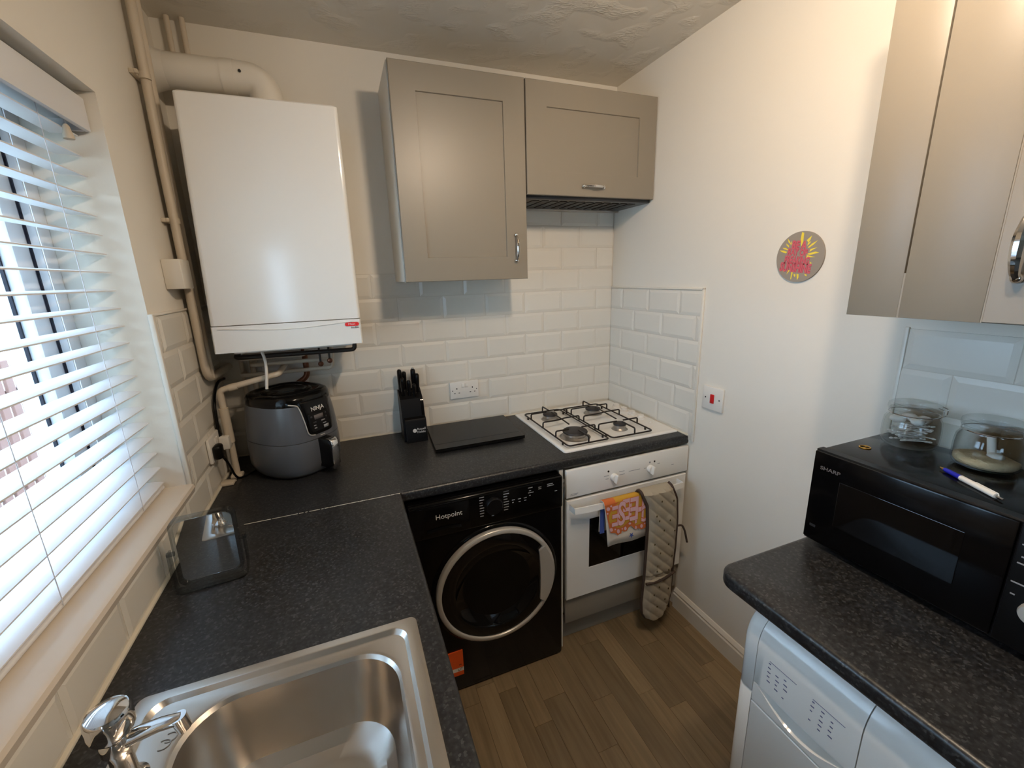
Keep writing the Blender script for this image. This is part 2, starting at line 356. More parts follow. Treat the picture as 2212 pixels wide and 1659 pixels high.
# ------------------------------------------------------------------ window, sill, blind, outside
wf = struct(MB().box(-.215, -.150, WY0, WY0 + .055, WZ0, WZ1, .004).box(-.215, -.150, WY1 - .055, WY1, WZ0, WZ1, .004).box(-.215, -.150, WY0 + .055, WY1 - .055, WZ1 - .055, WZ1, .004).box(-.215, -.150, WY0 + .055, WY1 - .055, WZ0, WZ0 + .055, .004).done('window_1', M_upvc))
def rect_ring(mb, x0, x1, ya, yb, za, zb, t, bev=0.0):
    mb.box(x0, x1, ya, ya + t, za, zb, bev); mb.box(x0, x1, yb - t, yb, za, zb, bev); mb.box(x0, x1, ya + t, yb - t, zb - t, zb, bev); mb.box(x0, x1, ya + t, yb - t, za, za + t, bev)
ym = -1.33
for ya, yb in ((WY0 + .055, ym - .03), (ym + .03, WY1 - .055)):
    m_ = MB(); rect_ring(m_, -.235, -.168, ya + .003, yb - .003, WZ0 + .058, WZ1 - .058, .058, .006); sash = m_.done('sash_frame', M_upvc, wf)
    m_ = MB(); rect_ring(m_, -.1695, -.1650, ya - .001, yb + .001, WZ0 + .054, WZ1 - .054, .0045); m_.done('gasket', M_gasket, sash)
    m_ = MB(); rect_ring(m_, -.1985, -.1925, ya + .060, yb - .060, WZ0 + .115, WZ1 - .115, .006); m_.done('gasket', M_gasket, sash)
    MB().box(-.206, -.198, ya + .06, yb - .06, WZ0 + .115, WZ1 - .115).done('pane', M_pane, sash, smooth=0)
MB().box(-.215, -.150, ym - .03, ym + .03, WZ0 + .055, WZ1 - .055, .004).done('mullion', M_upvc, wf)
sill = MB(); sp = [(-.155, -.028), (-.155, 0.0), (0.006, 0.008), (.014, .004), (.017, -.004), (.014, -.018), (.006, -.022), (0.0, -.022), (0, -.028)]
sill.loft([[(x, y, WZ0 + z) for x, z in sp] for y in (WY0 - .0, WY1)]); struct(sill.done('trim_1', M_sill, smooth=30))

bl = thing('venetian_blind', 'white wooden venetian blind with wide slats hanging in the window recess', 'blind', (-.075, -1.145, WZ0))
BY0, BY1 = WY0 + .012, WY1 - .006
MB().box(-.036, -.024, BY0, WY1 - .003, 1.932, 2.003, .002).box(-.10, -.036, WY1 - .012, WY1 - .003, 1.932, 2.003, .002).done('valance', M_slat, bl)
MB().box(-.100, -.042, BY0, BY1, 1.955, 2.012, .002).done('head_rail', M_upvc, bl)
sm = None; tilt = math.radians(5.0)
SX = -.0755; zs = [1.8831 + .0443 + .0022 - .0443 * k for k in range(21)]
k = 0; z = zs[0] + .001
ring = [(-.025 + .05 * i / 8, .0018 * (1 - ((i - 4) / 4) ** 2)) for i in range(9)]
outl = [(a, d + .0014) for a, d in ring] + [(a, d - .0014) for a, d in reversed(ring)]
prev = MB(); ca, sa = math.cos(tilt), math.sin(tilt)
prev.loft([[((-a) * -ca - d * 0, y, d + (-a) * sa) for a, d in outl] for y in (BY0 - (BY0 + BY1) / 2, BY1 - (BY0 + BY1) / 2)])
s0 = prev.done('slat', M_slat, None, smooth=30); smesh = s0.data; bpy.data.objects.remove(s0)
for i in range(21):
    z = 1.0345 + .0445 * i
    if z > 1.945: break
    o = bpy.data.objects.new('slat', smesh); COL.objects.link(o); o.parent = bl; o.location = Vector((SX, (BY0 + BY1) / 2, z)) - Vector((-.075, -1.145, WZ0))
MB().box(-.10, -.051, BY0, BY1, WZ0 + .0095, WZ0 + .020, .004).done('bottom_rail', M_slat, bl)
for yc in (-.70, -1.05, -1.42):
    for xx in (-.0495, -.1015):
        MB().tube([(xx, yc, WZ0 + .015), (xx, yc, 1.96)], .0008, 6).done('ladder_cord', M_cord, bl)
m_ = MB(); m_.tube([(-.040, -.625, 1.955), (-.040, -.622, 1.925)], .001, 6); m_.done('pull_cord', M_cord, bl)
MB().lathe([(.003, .03), (.006, .026), (.0075, .016), (.0105, .004), (.010, 0), (0, 0)], (-.040, -.622, 1.897), 14).done('cord_tassel', M_pipe, bl)

gr = struct(MB().box(-12, 12, -16, 10, -.4, -.3).done('ground', M_ground))
fn = thing('garden_fence', 'brown close-set picket fence seen outside through the blind', 'fence', (-2.2, 2.0, -.3))
pk = MB().box(-.012, .012, -.045, .045, 0, 1.32, .004, 1).done('picket', M_fence, fn); pk.data.transform(Matrix.Translation(Vector((-2.2, 2.0, -.3)))); 
for i in range(44):
    o = pk if i == 0 else pk.copy()
    if i: COL.objects.link(o)
    o.location = (0, -2.4 + i * .135, 0)
for zz in (.25, 1.0): MB().box(-2.245, -2.215, -.5, 5.6, -.3 + zz, -.3 + zz + .07).done('rail', M_fence, fn)
# ------------------------------------------------------------------ ceiling lamp (above the frame)
lp = thing('ceiling_lamp_offscreen', 'ceiling spotlight bar with two glowing bulbs in white shades added to direct the light', 'lamp', (1.04, -1.56, ZC))
MB().lathe([(.055, 0), (.055, -.02), (.03, -.03), (0, -.03)], (1.04, -1.56, ZC), 24).done('ceiling_rose', M_wplastic, lp)
MB().cyl((1.04, -1.56, ZC - .03), (1.04, -1.56, ZC - .07), .010).box(1.025, 1.055, -1.70, -1.42, ZC - .085, ZC - .068, .004).done('bar', M_wplastic, lp)
AIM = Vector((0.40, 0.30, -0.87)).normalized()  # aim of the unseen shades, added to shape where the bulb light falls
for yy in (-1.44, -1.68):
    c_ = Vector((1.04, yy, ZC - .150)); q_ = AIM.to_track_quat('Z', 'Y').to_matrix().to_4x4()
    MB().cyl((1.04, yy, ZC - .085), c_ - AIM * .05, .006).done('arm', M_wplastic, lp)
    cup = MB(); R0 = .054; pr_ = [(R0 * math.sin(math.radians(a)), -R0 * math.cos(math.radians(a))) for a in (0, 15, 30, 45, 60, 75, 90)]
    cup.lathe(pr_, mtx=Matrix.Translation(c_) @ q_, n=28, cap0=False, cap1=False); cup = cup.done('added_spot_shade', M_wplastic, lp, smooth=60); sd_ = cup.modifiers.new('thick', 'SOLIDIFY'); sd_.thickness = .0015
    MB().cyl(c_ - AIM * .052, c_ - AIM * .028, .014).done('lamp_holder', M_wplastic, lp)
    MB().sph(c_, .032, 14).done('bulb_offscreen', M_bulb, lp)

# ------------------------------------------------------------------ worktops
ET = .040
def edge_profile(depth):        # (distance from the wall side, z), rounded front nose
    r = .012; pts = [(0, H - ET), (0, H)]
    for i in range(6):
        a = math.radians(90 - 18 * i); pts.append((depth - r + r * math.cos(a), H - r + r * math.sin(a)))
    for i in range(6):
        a = math.radians(0 - 18 * i); pts.append((depth - r + r * math.cos(a), H - ET + r + r * math.sin(a)))
    return pts
wt = MB(); pf = edge_profile(DW)
wt.loft([[(x, -d, z) for d, z in pf] for x in (XL, W - .001)])
wt.box(0.001, XL, -DW, -.001, H - ET, H)
wt_back = tag(wt.done('worktop', M_work, None, smooth=30), 'black speckled worktop running along the tiled wall under the hob', 'worktop')
SX0, SX1, SY0, SY1 = .0746, .5490, -2.06, -1.172       # sink outline
wt = MB(); pf = [(d, z) for d, z in edge_profile(XL) ]
cx1 = SX1 - .012
wt.box(0.001, cx1, SY1 - .012, -DW - .0008, H - ET, H); wt.box(0.001, SX0 + .012, -2.4, SY1 - .012, H - ET, H); wt.box(SX0 + .012, cx1, -2.4, SY0 + .012, H - ET, H)
wt.loft([[(cx1 if d == 0 else d, y, z) for d, z in pf] for y in (-2.4, -DW - .0008)])
wt_left = tag(wt.done('worktop', M_work, None, smooth=30), 'black speckled worktop with the inset steel sink beneath the window', 'worktop')
js = MB(); x = .135; rj = random.Random(5)
while x < XL - .004:
    ln = rj.choice((.006, .012, .018, .03, .07)); 
    js.box(x, min(x + ln, XL - .004), -DW - .0014 - rj.uniform(0, .0008), -DW + .0006, H - .002, H + .0006); x += ln + rj.uniform(.002, .006) * (1.0 if x < .35 else .35)
js.done('joint_filler', M_caulk, wt_left, smooth=0)
wt = MB(); RX, RY = 1.245, -1.302; cr_ = .042
def rout(q):
    o_ = [(W - .0005, -2.6), (W - .0005, RY - q)]
    for i in range(9):
        a = math.radians(90 + 90 * i / 8); o_.append((RX + cr_ + (cr_ - q) * math.cos(a), RY - cr_ + (cr_ - q) * math.sin(a)))
    return o_ + [(RX + q, -2.6)]
nz = []
for i in range(6):
    a = math.radians(90 - 18 * i); nz.append((.012 - .012 * math.cos(a), H - .012 + .012 * math.sin(a)))
nz = nz + [(q, 2 * H - ET - z) for q, z in reversed(nz)]
wt.loft([[(x, y, z) for x, y in rout(q)] for q, z in nz])
tag(wt.done('worktop', M_work, None, smooth=30), 'black speckled worktop with a rounded corner carrying the microwave', 'worktop')

# ------------------------------------------------------------------ base units under the left worktop
bu = thing('sink_base_cabinet', 'stone grey base cabinet under the sink worktop', 'cabinet', (.29, -1.4, 0))
m_ = MB(); m_.box(.01, .555, -2.38, -.655, .12, .70); m_.done('body', M_carcass, bu)
for ya, yb in ((-1.25, -.68), (-1.83, -1.26), (-2.38, -1.84)):
    MB().box(.556, .574, ya, yb, .15, .835, .002).done('door', M_cab, bu)
MB().box(.50, .515, -2.38, -.655, .0, .12).done('plinth', M_cab, bu)
m_ = MB(); m_.box(.01, .02, -2.38, -.655, .70, .838); m_.box(.545, .555, -2.38, -.655, .70, .838); m_.done('rail', M_carcass, bu)

# ------------------------------------------------------------------ sink
sk = thing('kitchen_sink', 'brushed stainless steel inset sink with a raised rim', 'sink', (.31, -1.6, H))
bx, by, bhx, bhy = .3295, -1.425, .1725, .205          # bowl centre and half sizes
cx, cy, hx, hy = (SX0 + SX1) / 2, (SY0 + SY1) / 2, (SX1 - SX0) / 2, (SY1 - SY0) / 2
m_ = MB(); N = 10
def rg(cx, cy, hx, hy, r, z): return [(x, y, z) for x, y in rrect(cx, cy, hx, hy, r, N)]
rings = [rg(cx, cy, hx, hy, .014, H + .0002), rg(cx, cy, hx - .001, hy - .001, .014, H + .0028), rg(cx, cy, hx - .020, hy - .016, .030, H + .0042), rg(cx, cy, hx - .0235, hy - .0195, .030, H + .0036),
         rg(cx, cy, hx - .030, hy - .026, .028, H - .0035), rg(cx, cy, hx - .034, hy - .030, .028, H - .0042)]
rings += [rg(bx, by, bhx + .006, bhy + .006, .085, H - .0045), rg(bx, by, bhx + .001, bhy + .001, .082, H - .0060), rg(bx, by, bhx - .004, bhy - .004, .080, H - .012),
          rg(bx, by, bhx - .010, bhy - .010, .078, H - .06), rg(bx, by, bhx - .016, bhy - .016, .076, H - .110), rg(bx, by, bhx - .024, bhy - .024, .074, H - .134), rg(bx, by, bhx - .042, bhy - .042, .07, H - .150), rg(bx, by, bhx - .065, bhy - .065, .06, H - .155), rg(bx, by, .045, .045, .045, H - .158)]
m_.loft(rings, False, True); m_.done('basin', M_steel, sk, smooth=28, fix=False)
MB().lathe([(.040, 0), (.040, .003), (.030, .0025), (.024, .0), (0, .0)], (bx, by, H - .1582), 24).done('waste', M_chrome, sk)
m_ = MB()
for q in (0, 1):
    arc = [(.140 + .006 * q + .010 * math.cos(math.radians(a)), -1.2755 + .010 * q + .008 * math.sin(math.radians(a)), H - .0036) for a in range(-120, 121, 20)]
    m_.tube(arc, .0006, 6)
m_.done('embossed_mark', M_alu, sk)
tp = thing('pillar_tap', 'chrome pillar tap with domed handle and short spout beside the sink', 'tap', (.113, -1.318, H - .004))
tc0 = Vector((.113, -1.318, H - .0045))
MB().lathe([(.024, 0), (.024, .004), (.020, .008), (.0165, .012), (.0145, .022), (.0135, .050), (.015, .060), (.0185, .066), (.0185, .080), (.0170, .086), (.0160, .090), (0, .090)], tc0, 28).done('tap_body', M_chrome, tp)
hp = MB(); base = [(.0150, .084), (.0185, .088), (.0232, .094), (.0262, .103), (.0272, .112), (.0270, .121), (.0262, .1275), (.0240, .1310), (.0235, .1300), (.0160, .1335), (.008, .1355), (0, .136)]
rings = []
for r, z in base:
    rings.append([tc0 + Vector((r * (1 + (.085 * math.cos(6 * 2 * math.pi * k / 36) * max(0, 1 - abs(z - .106) / .016))) * math.cos(2 * math.pi * k / 36), r * (1 + (.085 * math.cos(6 * 2 * math.pi * k / 36) * max(0, 1 - abs(z - .106) / .016))) * math.sin(2 * math.pi * k / 36), z)) if r else tc0 + Vector((1e-5 * math.cos(k), 1e-5 * math.sin(k), z)) for k in range(36)])
hp.loft(rings); hp.done('handle', M_chrome, tp)
s_ = MB(); path = [(.113, -1.318, H + .066), (.140, -1.3175, H + .073), (.165, -1.317, H + .076), (.188, -1.3165, H + .074)]
rings = []
for (x, y, z), w_, h_ in zip(path, (.013, .012, .011, .0095), (.011, .009, .0075, .0075)):
    rings.append([(x, y + w_ * math.cos(2 * math.pi * k / 16), z + h_ * math.sin(2 * math.pi * k / 16)) for k in range(16)])
s_.loft(rings); s_.done('spout', M_chrome, tp, smooth=60)
MB().cyl((.186, -1.3166, H + .079), (.190, -1.3165, H + .056), .0105, .0098, 18).done('nozzle', M_chrome, tp)

# ------------------------------------------------------------------ wall cabinets
WCY = -.303
def shaker(name, parent, fn, u0, u1, v0, v1, fr, th, m=M_cab, rec=.006):
    def R(i, d): return [fn(u, v, d) for u, v in ((u0 + i, v0 + i), (u1 - i, v0 + i), (u1 - i, v1 - i), (u0 + i, v1 - i))]
    mb = MB(); mb.loft([R(0, 0), R(0, th - .002), R(.002, th), R(fr, th), R(fr + .0015, th - rec), R(fr + .0016, th - rec)]); return mb.done(name, m, parent, smooth=20)
def bow(name, parent, a, b, out, r=.0048):
    a, b, out = Vector(a), Vector(b), Vector(out); mb = MB(); pts = []; rad = []
    mb.sph(a + out * .25, .0085, 12); mb.sph(b + out * .25, .0085, 12)
    for i in range(13):
        t = i / 12; pts.append(a.lerp(b, t) + out * (.35 + .65 * math.sin(math.pi * t) ** .5)); rad.append(r * (0.75 + .55 * math.sin(math.pi * t)))
    mb.tube(pts, r, 10, rr=rad); return mb.done(name, M_chrome, parent)
my = lambda y0: (lambda u, v, d: (u, y0 - d, v))
mxf = lambda x0: (lambda u, v, d: (x0 - d, u, v))
c1_ = thing('wall_cabinet', 'tall stone grey wall cabinet with shaker door left of the extractor', 'cabinet', (.955, -.15, 1.5642))
XC0, XC1 = .7110, 1.2040
m_ = MB(); m_.box(XC0 - .003, XC1, WCY + .019, -.002, 1.5642, 2.285); m_.done('body', M_carcass, c1_)
d1 = shaker('door', c1_, my(WCY + .018), XC0, XC1 - .0015, 1.5620, 2.2835, .0865, .018)
bow('handle', d1, (1.1535, WCY, 1.634), (1.1535, WCY, 1.731), (0, -.024, 0))
c2_ = thing('extractor_cabinet', 'short stone grey wall cabinet with lift-up door above the hob', 'cabinet', (1.51, -.15, 1.885))
m_ = MB(); m_.box(XC1 + .001, W - .001, WCY + .019, -.011, 1.900, 2.285); m_.done('body', M_carcass, c2_)
d2 = shaker('door', c2_, my(WCY + .018), XC1 + .0035, W - .004, 1.8835, 2.2835, .0865, .018)
bow('handle', d2, (1.457, WCY, 1.922), (1.552, WCY, 1.921), (0, -.024, 0))
hd = thing('extractor_hood', 'dark built-in extractor hood under the short wall cabinet', 'extractor hood', (1.51, -.15, 1.87))
MB().box(XC1 + .003, W - .003, WCY + .024, -.012, 1.872, 1.899, .003).done('casing', M_dgrey, hd)
m_ = MB()
for i in range(12): m_.box(XC1 + .05 + i * .043, XC1 + .08 + i * .043, -.25, -.07, 1.8695, 1.873)
m_.done('grille', M_blacks, hd, smooth=0)
MB().box(XC1 + .003, W - .003, -.045, -.012, 1.866, 1.8735, .002).done('rear_strip', M_silver, hd)

c3_ = thing('wall_cabinet', 'stone grey wall cabinet above the microwave with chrome bow handle', 'cabinet', (1.66, -1.9, 1.469))
CX = 1.515; CB = 1.469
m_ = MB(); m_.box(CX + .019, W - .001, -2.6, -1.348, CB + .002, 2.16); m_.done('body', M_carcass, c3_)
MB().box(CX + .0185, W - .001, -1.3475, -1.3405, CB, 2.16, .001).done('end_panel', M_cab, c3_)
MB().box(CX, CX + .018, -1.4335, -1.3405, CB, 2.16, .0008).done('filler_strip', M_cab, c3_)
MB().box(CX, CX + .018, -1.5575, -1.4365, CB, 2.16, .0008).done('front_panel', M_cab, c3_)
MB().box(CX + .0006, CX + .02, -1.4366, -1.4334, CB, CB + .0865).done('gap_filler', M_cab, c3_)
MB().box(CX + .0012, CX + .02, -1.5600, -1.5570, CB + .0005, 2.16).done('gap_filler', M_cab, c3_)
d3 = shaker('door', c3_, mxf(CX + .018), -2.05, -1.5587, CB, 2.16, .0865, .018)
bow('handle', d3, (CX, -1.592, 1.545), (CX, -1.592, 1.645), (-.026, 0, 0), .0075)
shaker('door', c3_, mxf(CX + .018), -2.55, -2.053, CB, 2.16, .0865, .018)

# ------------------------------------------------------------------ boiler, flue and pipes
bo = thing('combi_boiler', 'white wall-hung gas boiler with a red badge on its lower panel', 'boiler', (.31, -.16, 1.357))
BD = -.330; zt_, zb_, zm = 2.1165, 1.3560, 1.4425
xl = lambda z: .0765 + (.1005 - .0765) * (z - zb_) / (zt_ - zb_)
xr = lambda z: .5365 + (.5395 - .5365) * (z - zb_) / (zt_ - zb_)
def bring(z, i=0.0, r=.012): return [(x, y, z) for x, y in rrect((xl(z) + xr(z)) / 2, (BD - .02) / 2, (xr(z) - xl(z)) / 2 - i, -(BD + .02) / 2 - i, r, 5)]
m_ = MB(); m_.loft([bring(zm + .0015, .003), bring(zm + .003), bring(zt_ - .004), bring(zt_, .004)]); m_.done('casing', M_boiler, bo, smooth=5)
fp = MB(); fp.loft([[(x, y, z) for x, y in ((xl(z) + .003, BD + .10), (xl(z) + .001, BD + .004), (xl(z) + .005, BD - .002), (.31, BD - .006), (xr(z) - .005, BD - .002), (xr(z) - .001, BD + .004), (xr(z) - .003, BD + .10))] for z in (zb_, zb_ + .003, zm - .002, zm)])
cp = fp.done('control_panel', M_boiler, bo, smooth=30)
sw = MB(); poly = [(xl(1.43) + .02 + .41 * i / 20, 1.4345 - .012 * math.sin(math.pi * i / 20) ** 1.5) for i in range(21)]
sw.tube([(x, BD - .0045 - .0015 * math.sin(math.pi * i / 20), z) for i, (x, z) in enumerate(poly)], .0014, 6); sw.done('moulded_line', M_wplastic, cp)
m_ = MB(); m_.prism(rrect(.5055, 1.4255, .0235, .0065, .0065, 6), my(BD - .0032), 0, .0018); bd_ = m_.done('badge', M_badge, cp)
text('Main', .0105, face_my(.5045, BD - .0052, 1.4255), 'badge_lettering', M_letter, cp, sx=1.2)
text('Eco Elite', .0075, face_my(.5145, BD - .0042, 1.4135), 'model_lettering', M_ink, cp)
MB().box(.12, .50, -.28, -.03, 1.343, 1.357, .004).done('underside_tray', M_wplastic, bo)
flu = thing('boiler_flue', 'white elbowed flue pipe running from the boiler top into the wall', 'flue', (.325, -.132, 2.117))
fy = -.132
pth = fil([(.325, fy, 2.1165), (.325, fy, 2.232), (.0005, fy, 2.232)], .085, 9)
MB().tube(pth, .0505, 26).done('flue_pipe', M_wpaint, flu, smooth=60)
MB().tube([(.242, fy, 2.232), (.205, fy, 2.232)], .0525, 26).done('collar', M_wpaint, flu)
MB().lathe([(.0735, 0), (.072, .006), (.062, .018), (.054, .040), (.0512, .055)], mtx=Matrix.Translation((.0005, fy, 2.232)) @ Matrix.Rotation(math.radians(90), 4, 'Y'), n=28).done('wall_flange', M_wpaint, flu, smooth=60)
MB().cyl((.262, fy - .0475, 2.236), (.262, fy - .054, 2.2365), .0045, n=10).done('screw', M_dgrey, flu)

gp = thing('gas_pipe', 'cream painted vertical pipe pair clipped to the wall beside the boiler', 'pipe', (.03, -.25, 1.27))
px, py_ = .026, -.262
MB().tube(fil([(px, py_ + .020, ZC - .002), (px, py_, 1.9), (px, py_, 1.262), (px + .012, -.010, 1.262)], .05, 8), .0125, 14).done('pipe', M_pipe, gp, smooth=60)
MB().tube([(px + .004, py_ + .050, ZC - .002), (px + .004, py_ + .030, 1.9), (px + .004, py_ + .030, 1.262)], .0115, 14).done('pipe', M_pipe, gp, smooth=60)
for zc in (2.165, 1.770):
    m_ = MB(); m_.box(.0, .014, py_ - .030, py_ + .05, zc - .006, zc + .006, .002); m_.tube([(px, py_ + .004, zc - .008), (px, py_ + .004, zc + .008)], .0155, 14); m_.box(.012, .022, py_ - .032, py_ - .022, zc - .006, zc + .006, .003); m_.done('clip', M_pipe, gp)
jb = thing('junction_box', 'small white junction box over the pipes on the left wall', 'junction box', (.0, -.33, 1.565))
m_ = MB(); m_.box(0, .048, -.372, -.285, 1.565, 1.652, .003); m_.done('cover', M_wpaint, jb)

wp = thing('condensate_pipe', 'cream pipe standing on the worktop in the corner behind the air fryer', 'pipe', (.047, -.218, H))
MB().tube(fil([(.045, -.212, H + .001), (.046, -.222, 1.08), (.047, -.236, 1.216), (.235, -.219, 1.2515), (.235, -.011, 1.2515)], .016, 5), .0105, 14).done('pipe', M_pipe, wp, smooth=60)
MB().tube([(.0465, -.2255, 1.02), (.047, -.2335, 1.150)], .0148, 14).done('sleeve', M_pipe, wp)
MB().tube([(.075, -.234, 1.2205), (.10, -.231, 1.2245)], .0128, 14).done('sleeve', M_pipe, wp)
MB().box(.028, .066, -.245, -.205, H + .0005, H + .014, .004).done('foot_clip', M_pipe, wp)
for xx, lb in ((.056, 'thin cream pipe dropping from the ceiling into the corner behind the flue'), (.098, 'thin cream pipe dropping from the ceiling next to the corner pipe')):
    tag(MB().tube([(xx, -.028, ZC - .001), (xx, -.028, 2.05)], .0085, 12).done('heating_pipe', M_pipe, None, smooth=60), lb, 'pipe')
def pipe(label, pts, r, m, fr=.02, name='boiler_pipe'):
    t = MB().tube(fil(pts, fr, 5), r, 12).done(name, m, None, smooth=60); return tag(t, label, 'pipe', 'pipework under the boiler')
pipe('dark elbowed pipe running right across under the boiler tray', [(.10, -.09, 1.328), (.10, -.175, 1.316), (.508, -.175, 1.312), (.508, -.175, 1.343)], .0085, M_dpipe)
pipe('uppermost cream pipe under the boiler behind the dark pipe', [(.10, -.012, 1.300), (.10, -.11, 1.300), (.33, -.11, 1.300), (.33, -.11, 1.3425)], .0080, M_pipe)
pipe('long cream pipe below the boiler turning up at the valves', [(.13, -.012, 1.272), (.13, -.10, 1.272), (.42, -.10, 1.272), (.42, -.10, 1.3425)], .0080, M_pipe)
pipe('lowest cream pipe below the boiler with a short rise at its end', [(.09, -.012, 1.232), (.09, -.08, 1.232), (.415, -.08, 1.232), (.415, -.08, 1.268)], .0080, M_pipe)
pipe('aged copper pipe dropping behind the air fryer', [(.315, -.055, 1.3425), (.315, -.055, 1.200), (.26, -.055, 1.165), (.13, -.055, 1.150)], .0110, M_copper)
pipe('thin cream pipe dropping to the worktop behind the air fryer', [(.085, -.030, 1.30), (.085, -.030, H + .001)], .0075, M_pipe)
pipe('cream pipe dropping to the worktop next to the tiled corner', [(.122, -.030, 1.29), (.122, -.030, H + .001)], .0095, M_pipe)
pipe('white curved hose hanging loose from the boiler tray', [(.198, -.245, 1.3425), (.205, -.250, 1.31), (.204, -.262, 1.26), (.196, -.262, 1.209)], .0050, M_wplastic, .03, name='overflow_hose')
for vx, vz in ((.376, 1.3), (.410, 1.3)):
    t = thing('isolation_valve', 'small round-knobbed valve hanging lower, beside the upturned cream pipe' if vx < .39 else 'small round-knobbed valve hanging higher, nearest the dark elbow', 'valve', (vx, -.13, 1.255), group='valves under the boiler')
    q = 0 if vx < .39 else .010
    MB().cyl((vx, -.135, 1.345), (vx, -.135, 1.268 + q), .004, n=10).done('stem', M_dpipe, t)
    MB().sph((vx, -.137, 1.260 + q), .0105, 14, (1, .6, 1)).done('knob', M_copper, t)
MB_ = MB(); MB_.box(.15, .315, -.022, -.010, 1.168, 1.262, .003); tag(MB_.done('pipe_backing_board', M_wplastic, None), 'white backing board on the tiles behind the boiler pipes', 'board')

# ------------------------------------------------------------------ sockets and switch
def screws(mb, fnc, pts, d):
    for u, v in pts: mb.lathe([(.0022, 0), (.0022, .0006), (0, .0006)], mtx=fnc(u, v, d), n=8)
so = thing('double_socket', 'white double power socket on the tiles between knife block and hob', 'socket', (.98, -.010, 1.05))
m_ = MB(); m_.box(.9115, 1.0525, -.0185, -.0085, 1.0095, 1.0925, .003); m_.done('plate', M_wplastic, so)
for x in (.975, .992): MB().box(x - .0065, x + .0065, -.0225, -.0175, 1.063, 1.0815, .0015).done('switch', M_wplastic, so)
m_ = MB()
for x in (.9445, 1.0215):
    m_.box(x - .002, x + .002, -.0190, -.0183, 1.055, 1.063); m_.box(x - .0145, x - .0075, -.0190, -.0183, 1.0355, 1.0385); m_.box(x + .0075, x + .0145, -.0190, -.0183, 1.0355, 1.0385)
h_ = m_.done('pin_holes', M_ink, so, smooth=0); h_['kind'] = 'stuff'
for x in (.9235, 1.0425): MB().cyl((x, -.0191, 1.050), (x, -.018, 1.050), .0024, n=10).done('screw', M_ink, so, smooth=0)
s2 = thing('double_socket', 'white power socket with a black plug on the left wall tiles', 'socket', (.01, -.27, 1.03))
MB().box(.009, .019, -.358, -.215, .992, 1.077, .003).done('plate', M_wplastic, s2)
for y in (-.292, -.276): MB().box(.018, .0225, y - .006, y + .006, 1.046, 1.064, .0015).done('switch', M_wplastic, s2)
MB().box(.019, .052, -.262, -.222, 1.004, 1.052, .006).done('adaptor', M_wplastic, s2)
pg = thing('appliance_plug', 'black mains plug with cable in the left wall socket', 'plug', (.03, -.33, 1.02))
m_ = MB(); m_.box(.0195, .045, -.350, -.305, 1.000, 1.050, .010, 3); m_.done('plug_body', M_blacks, pg)
MB().tube(fil([(.040, -.328, 1.008), (.052, -.322, .975), (.055, -.29, .915), (.060, -.262, H + .006), (.11, -.20, H + .006)], .03, 5), .0040, 8).done('cable', M_blacks, pg, smooth=60)
tag(MB().tube(fil([(.014, -.011, 1.215), (.015, -.12, 1.225), (.018, -.215, 1.18), (.018, -.236, 1.07), (.024, -.240, 1.045)], .05, 5), .0050, 8).done('boiler_cable', M_blacks, None, smooth=60), 'black cable hanging from the boiler down to the left wall socket', 'cable')
tag(MB().box(.010, .050, -.300, -.262, H + .0005, H + .013, .004).box(.04, .052, -.272, -.262, H + .001, H + .010, .003).done('pipe_offcut', M_pipe, None), 'small cream plastic offcut lying in the worktop corner', 'offcut')
cs = thing('cooker_switch', 'white cooker switch plate with a red rocker on the right wall', 'switch', (W, -.725, 1.077))
MB().box(W - .010, W, -.775, -.675, 1.030, 1.124, .003).done('plate', M_wplastic, cs)
MB().box(W - .0145, W - .009, -.7345, -.7165, 1.058, 1.0945, .002).done('rocker', M_red, cs)
for y in (-.7595, -.691): MB().cyl((W - .0102, y, 1.077), (W - .0107, y, 1.077), .0032, n=10).done('screw', M_dgrey, cs, smooth=0)

# ------------------------------------------------------------------ oven
ov = thing('built_in_oven', 'white built-in single oven beneath the gas hob', 'oven', (1.51, -.35, 0))
OX0, OX1, OY = 1.2060, 1.8100, -.620
MB().box(OX0 + .006, OX1 - .004, -.545, -.03, .11, .838).box(OX0 + .05, OX1 - .05, -.6045, -.545, .30, .66).box(OX0 + .05, OX1 - .05, -.6045, -.545, .76, .80).box(OX0 + .05, OX1 - .05, -.589, -.545, .14, .22).done('body', M_white, ov)
MB().box(OX0 - .017, OX0 - .002, -.600, -.03, .0, .838).done('side_panel', M_carcass, ov)
pnl = MB().box(OX0 + .004, OX1, OY, -.604, .7195, .8375, .003).done('control_panel', M_white, ov)
for kx in (1.4265, 1.6065):
    z = .770 if kx < 1.5 else .7715
    k_ = MB().lathe([(.0165, 0), (.0165, .010), (.014, .016), (0, .0165)], mtx=face_my(kx, OY, z), n=22).done('knob', M_wplastic, pnl)
    MB().box(kx - .0045, kx + .0045, OY - .030, OY - .010, z - .019, z + .017, .003, mtx=Matrix.Translation((kx, 0, z)) @ Matrix.Rotation(.15, 4, 'Y') @ Matrix.Translation((-kx, 0, -z))).done('grip', M_wplastic, k_)
for lx, m in ((1.4005, M_ink), (1.6285, M_ink), (1.6045, M_mark)): MB().cyl((lx, OY + .001, .7995), (lx, OY - .0012, .7995), .0042, n=12).done('indicator', m, pnl)
m_ = MB()
for (x, z, w) in ((1.380, .780, .024), (1.388, .7665, .014), (1.452, .786, .026), (1.454, .772, .026), (1.500, .7785, .055), (1.576, .776, .012), (1.645, .785, .012), (1.72, .765, .014), (1.228, .7345, .034), (1.226, .7295, .03)):
    m_.box(x, x + w, OY - .0004, OY + .001, z, z + .0022)
k_ = m_.done('printed_markings', M_mark, pnl, smooth=0); k_['kind'] = 'stuff'
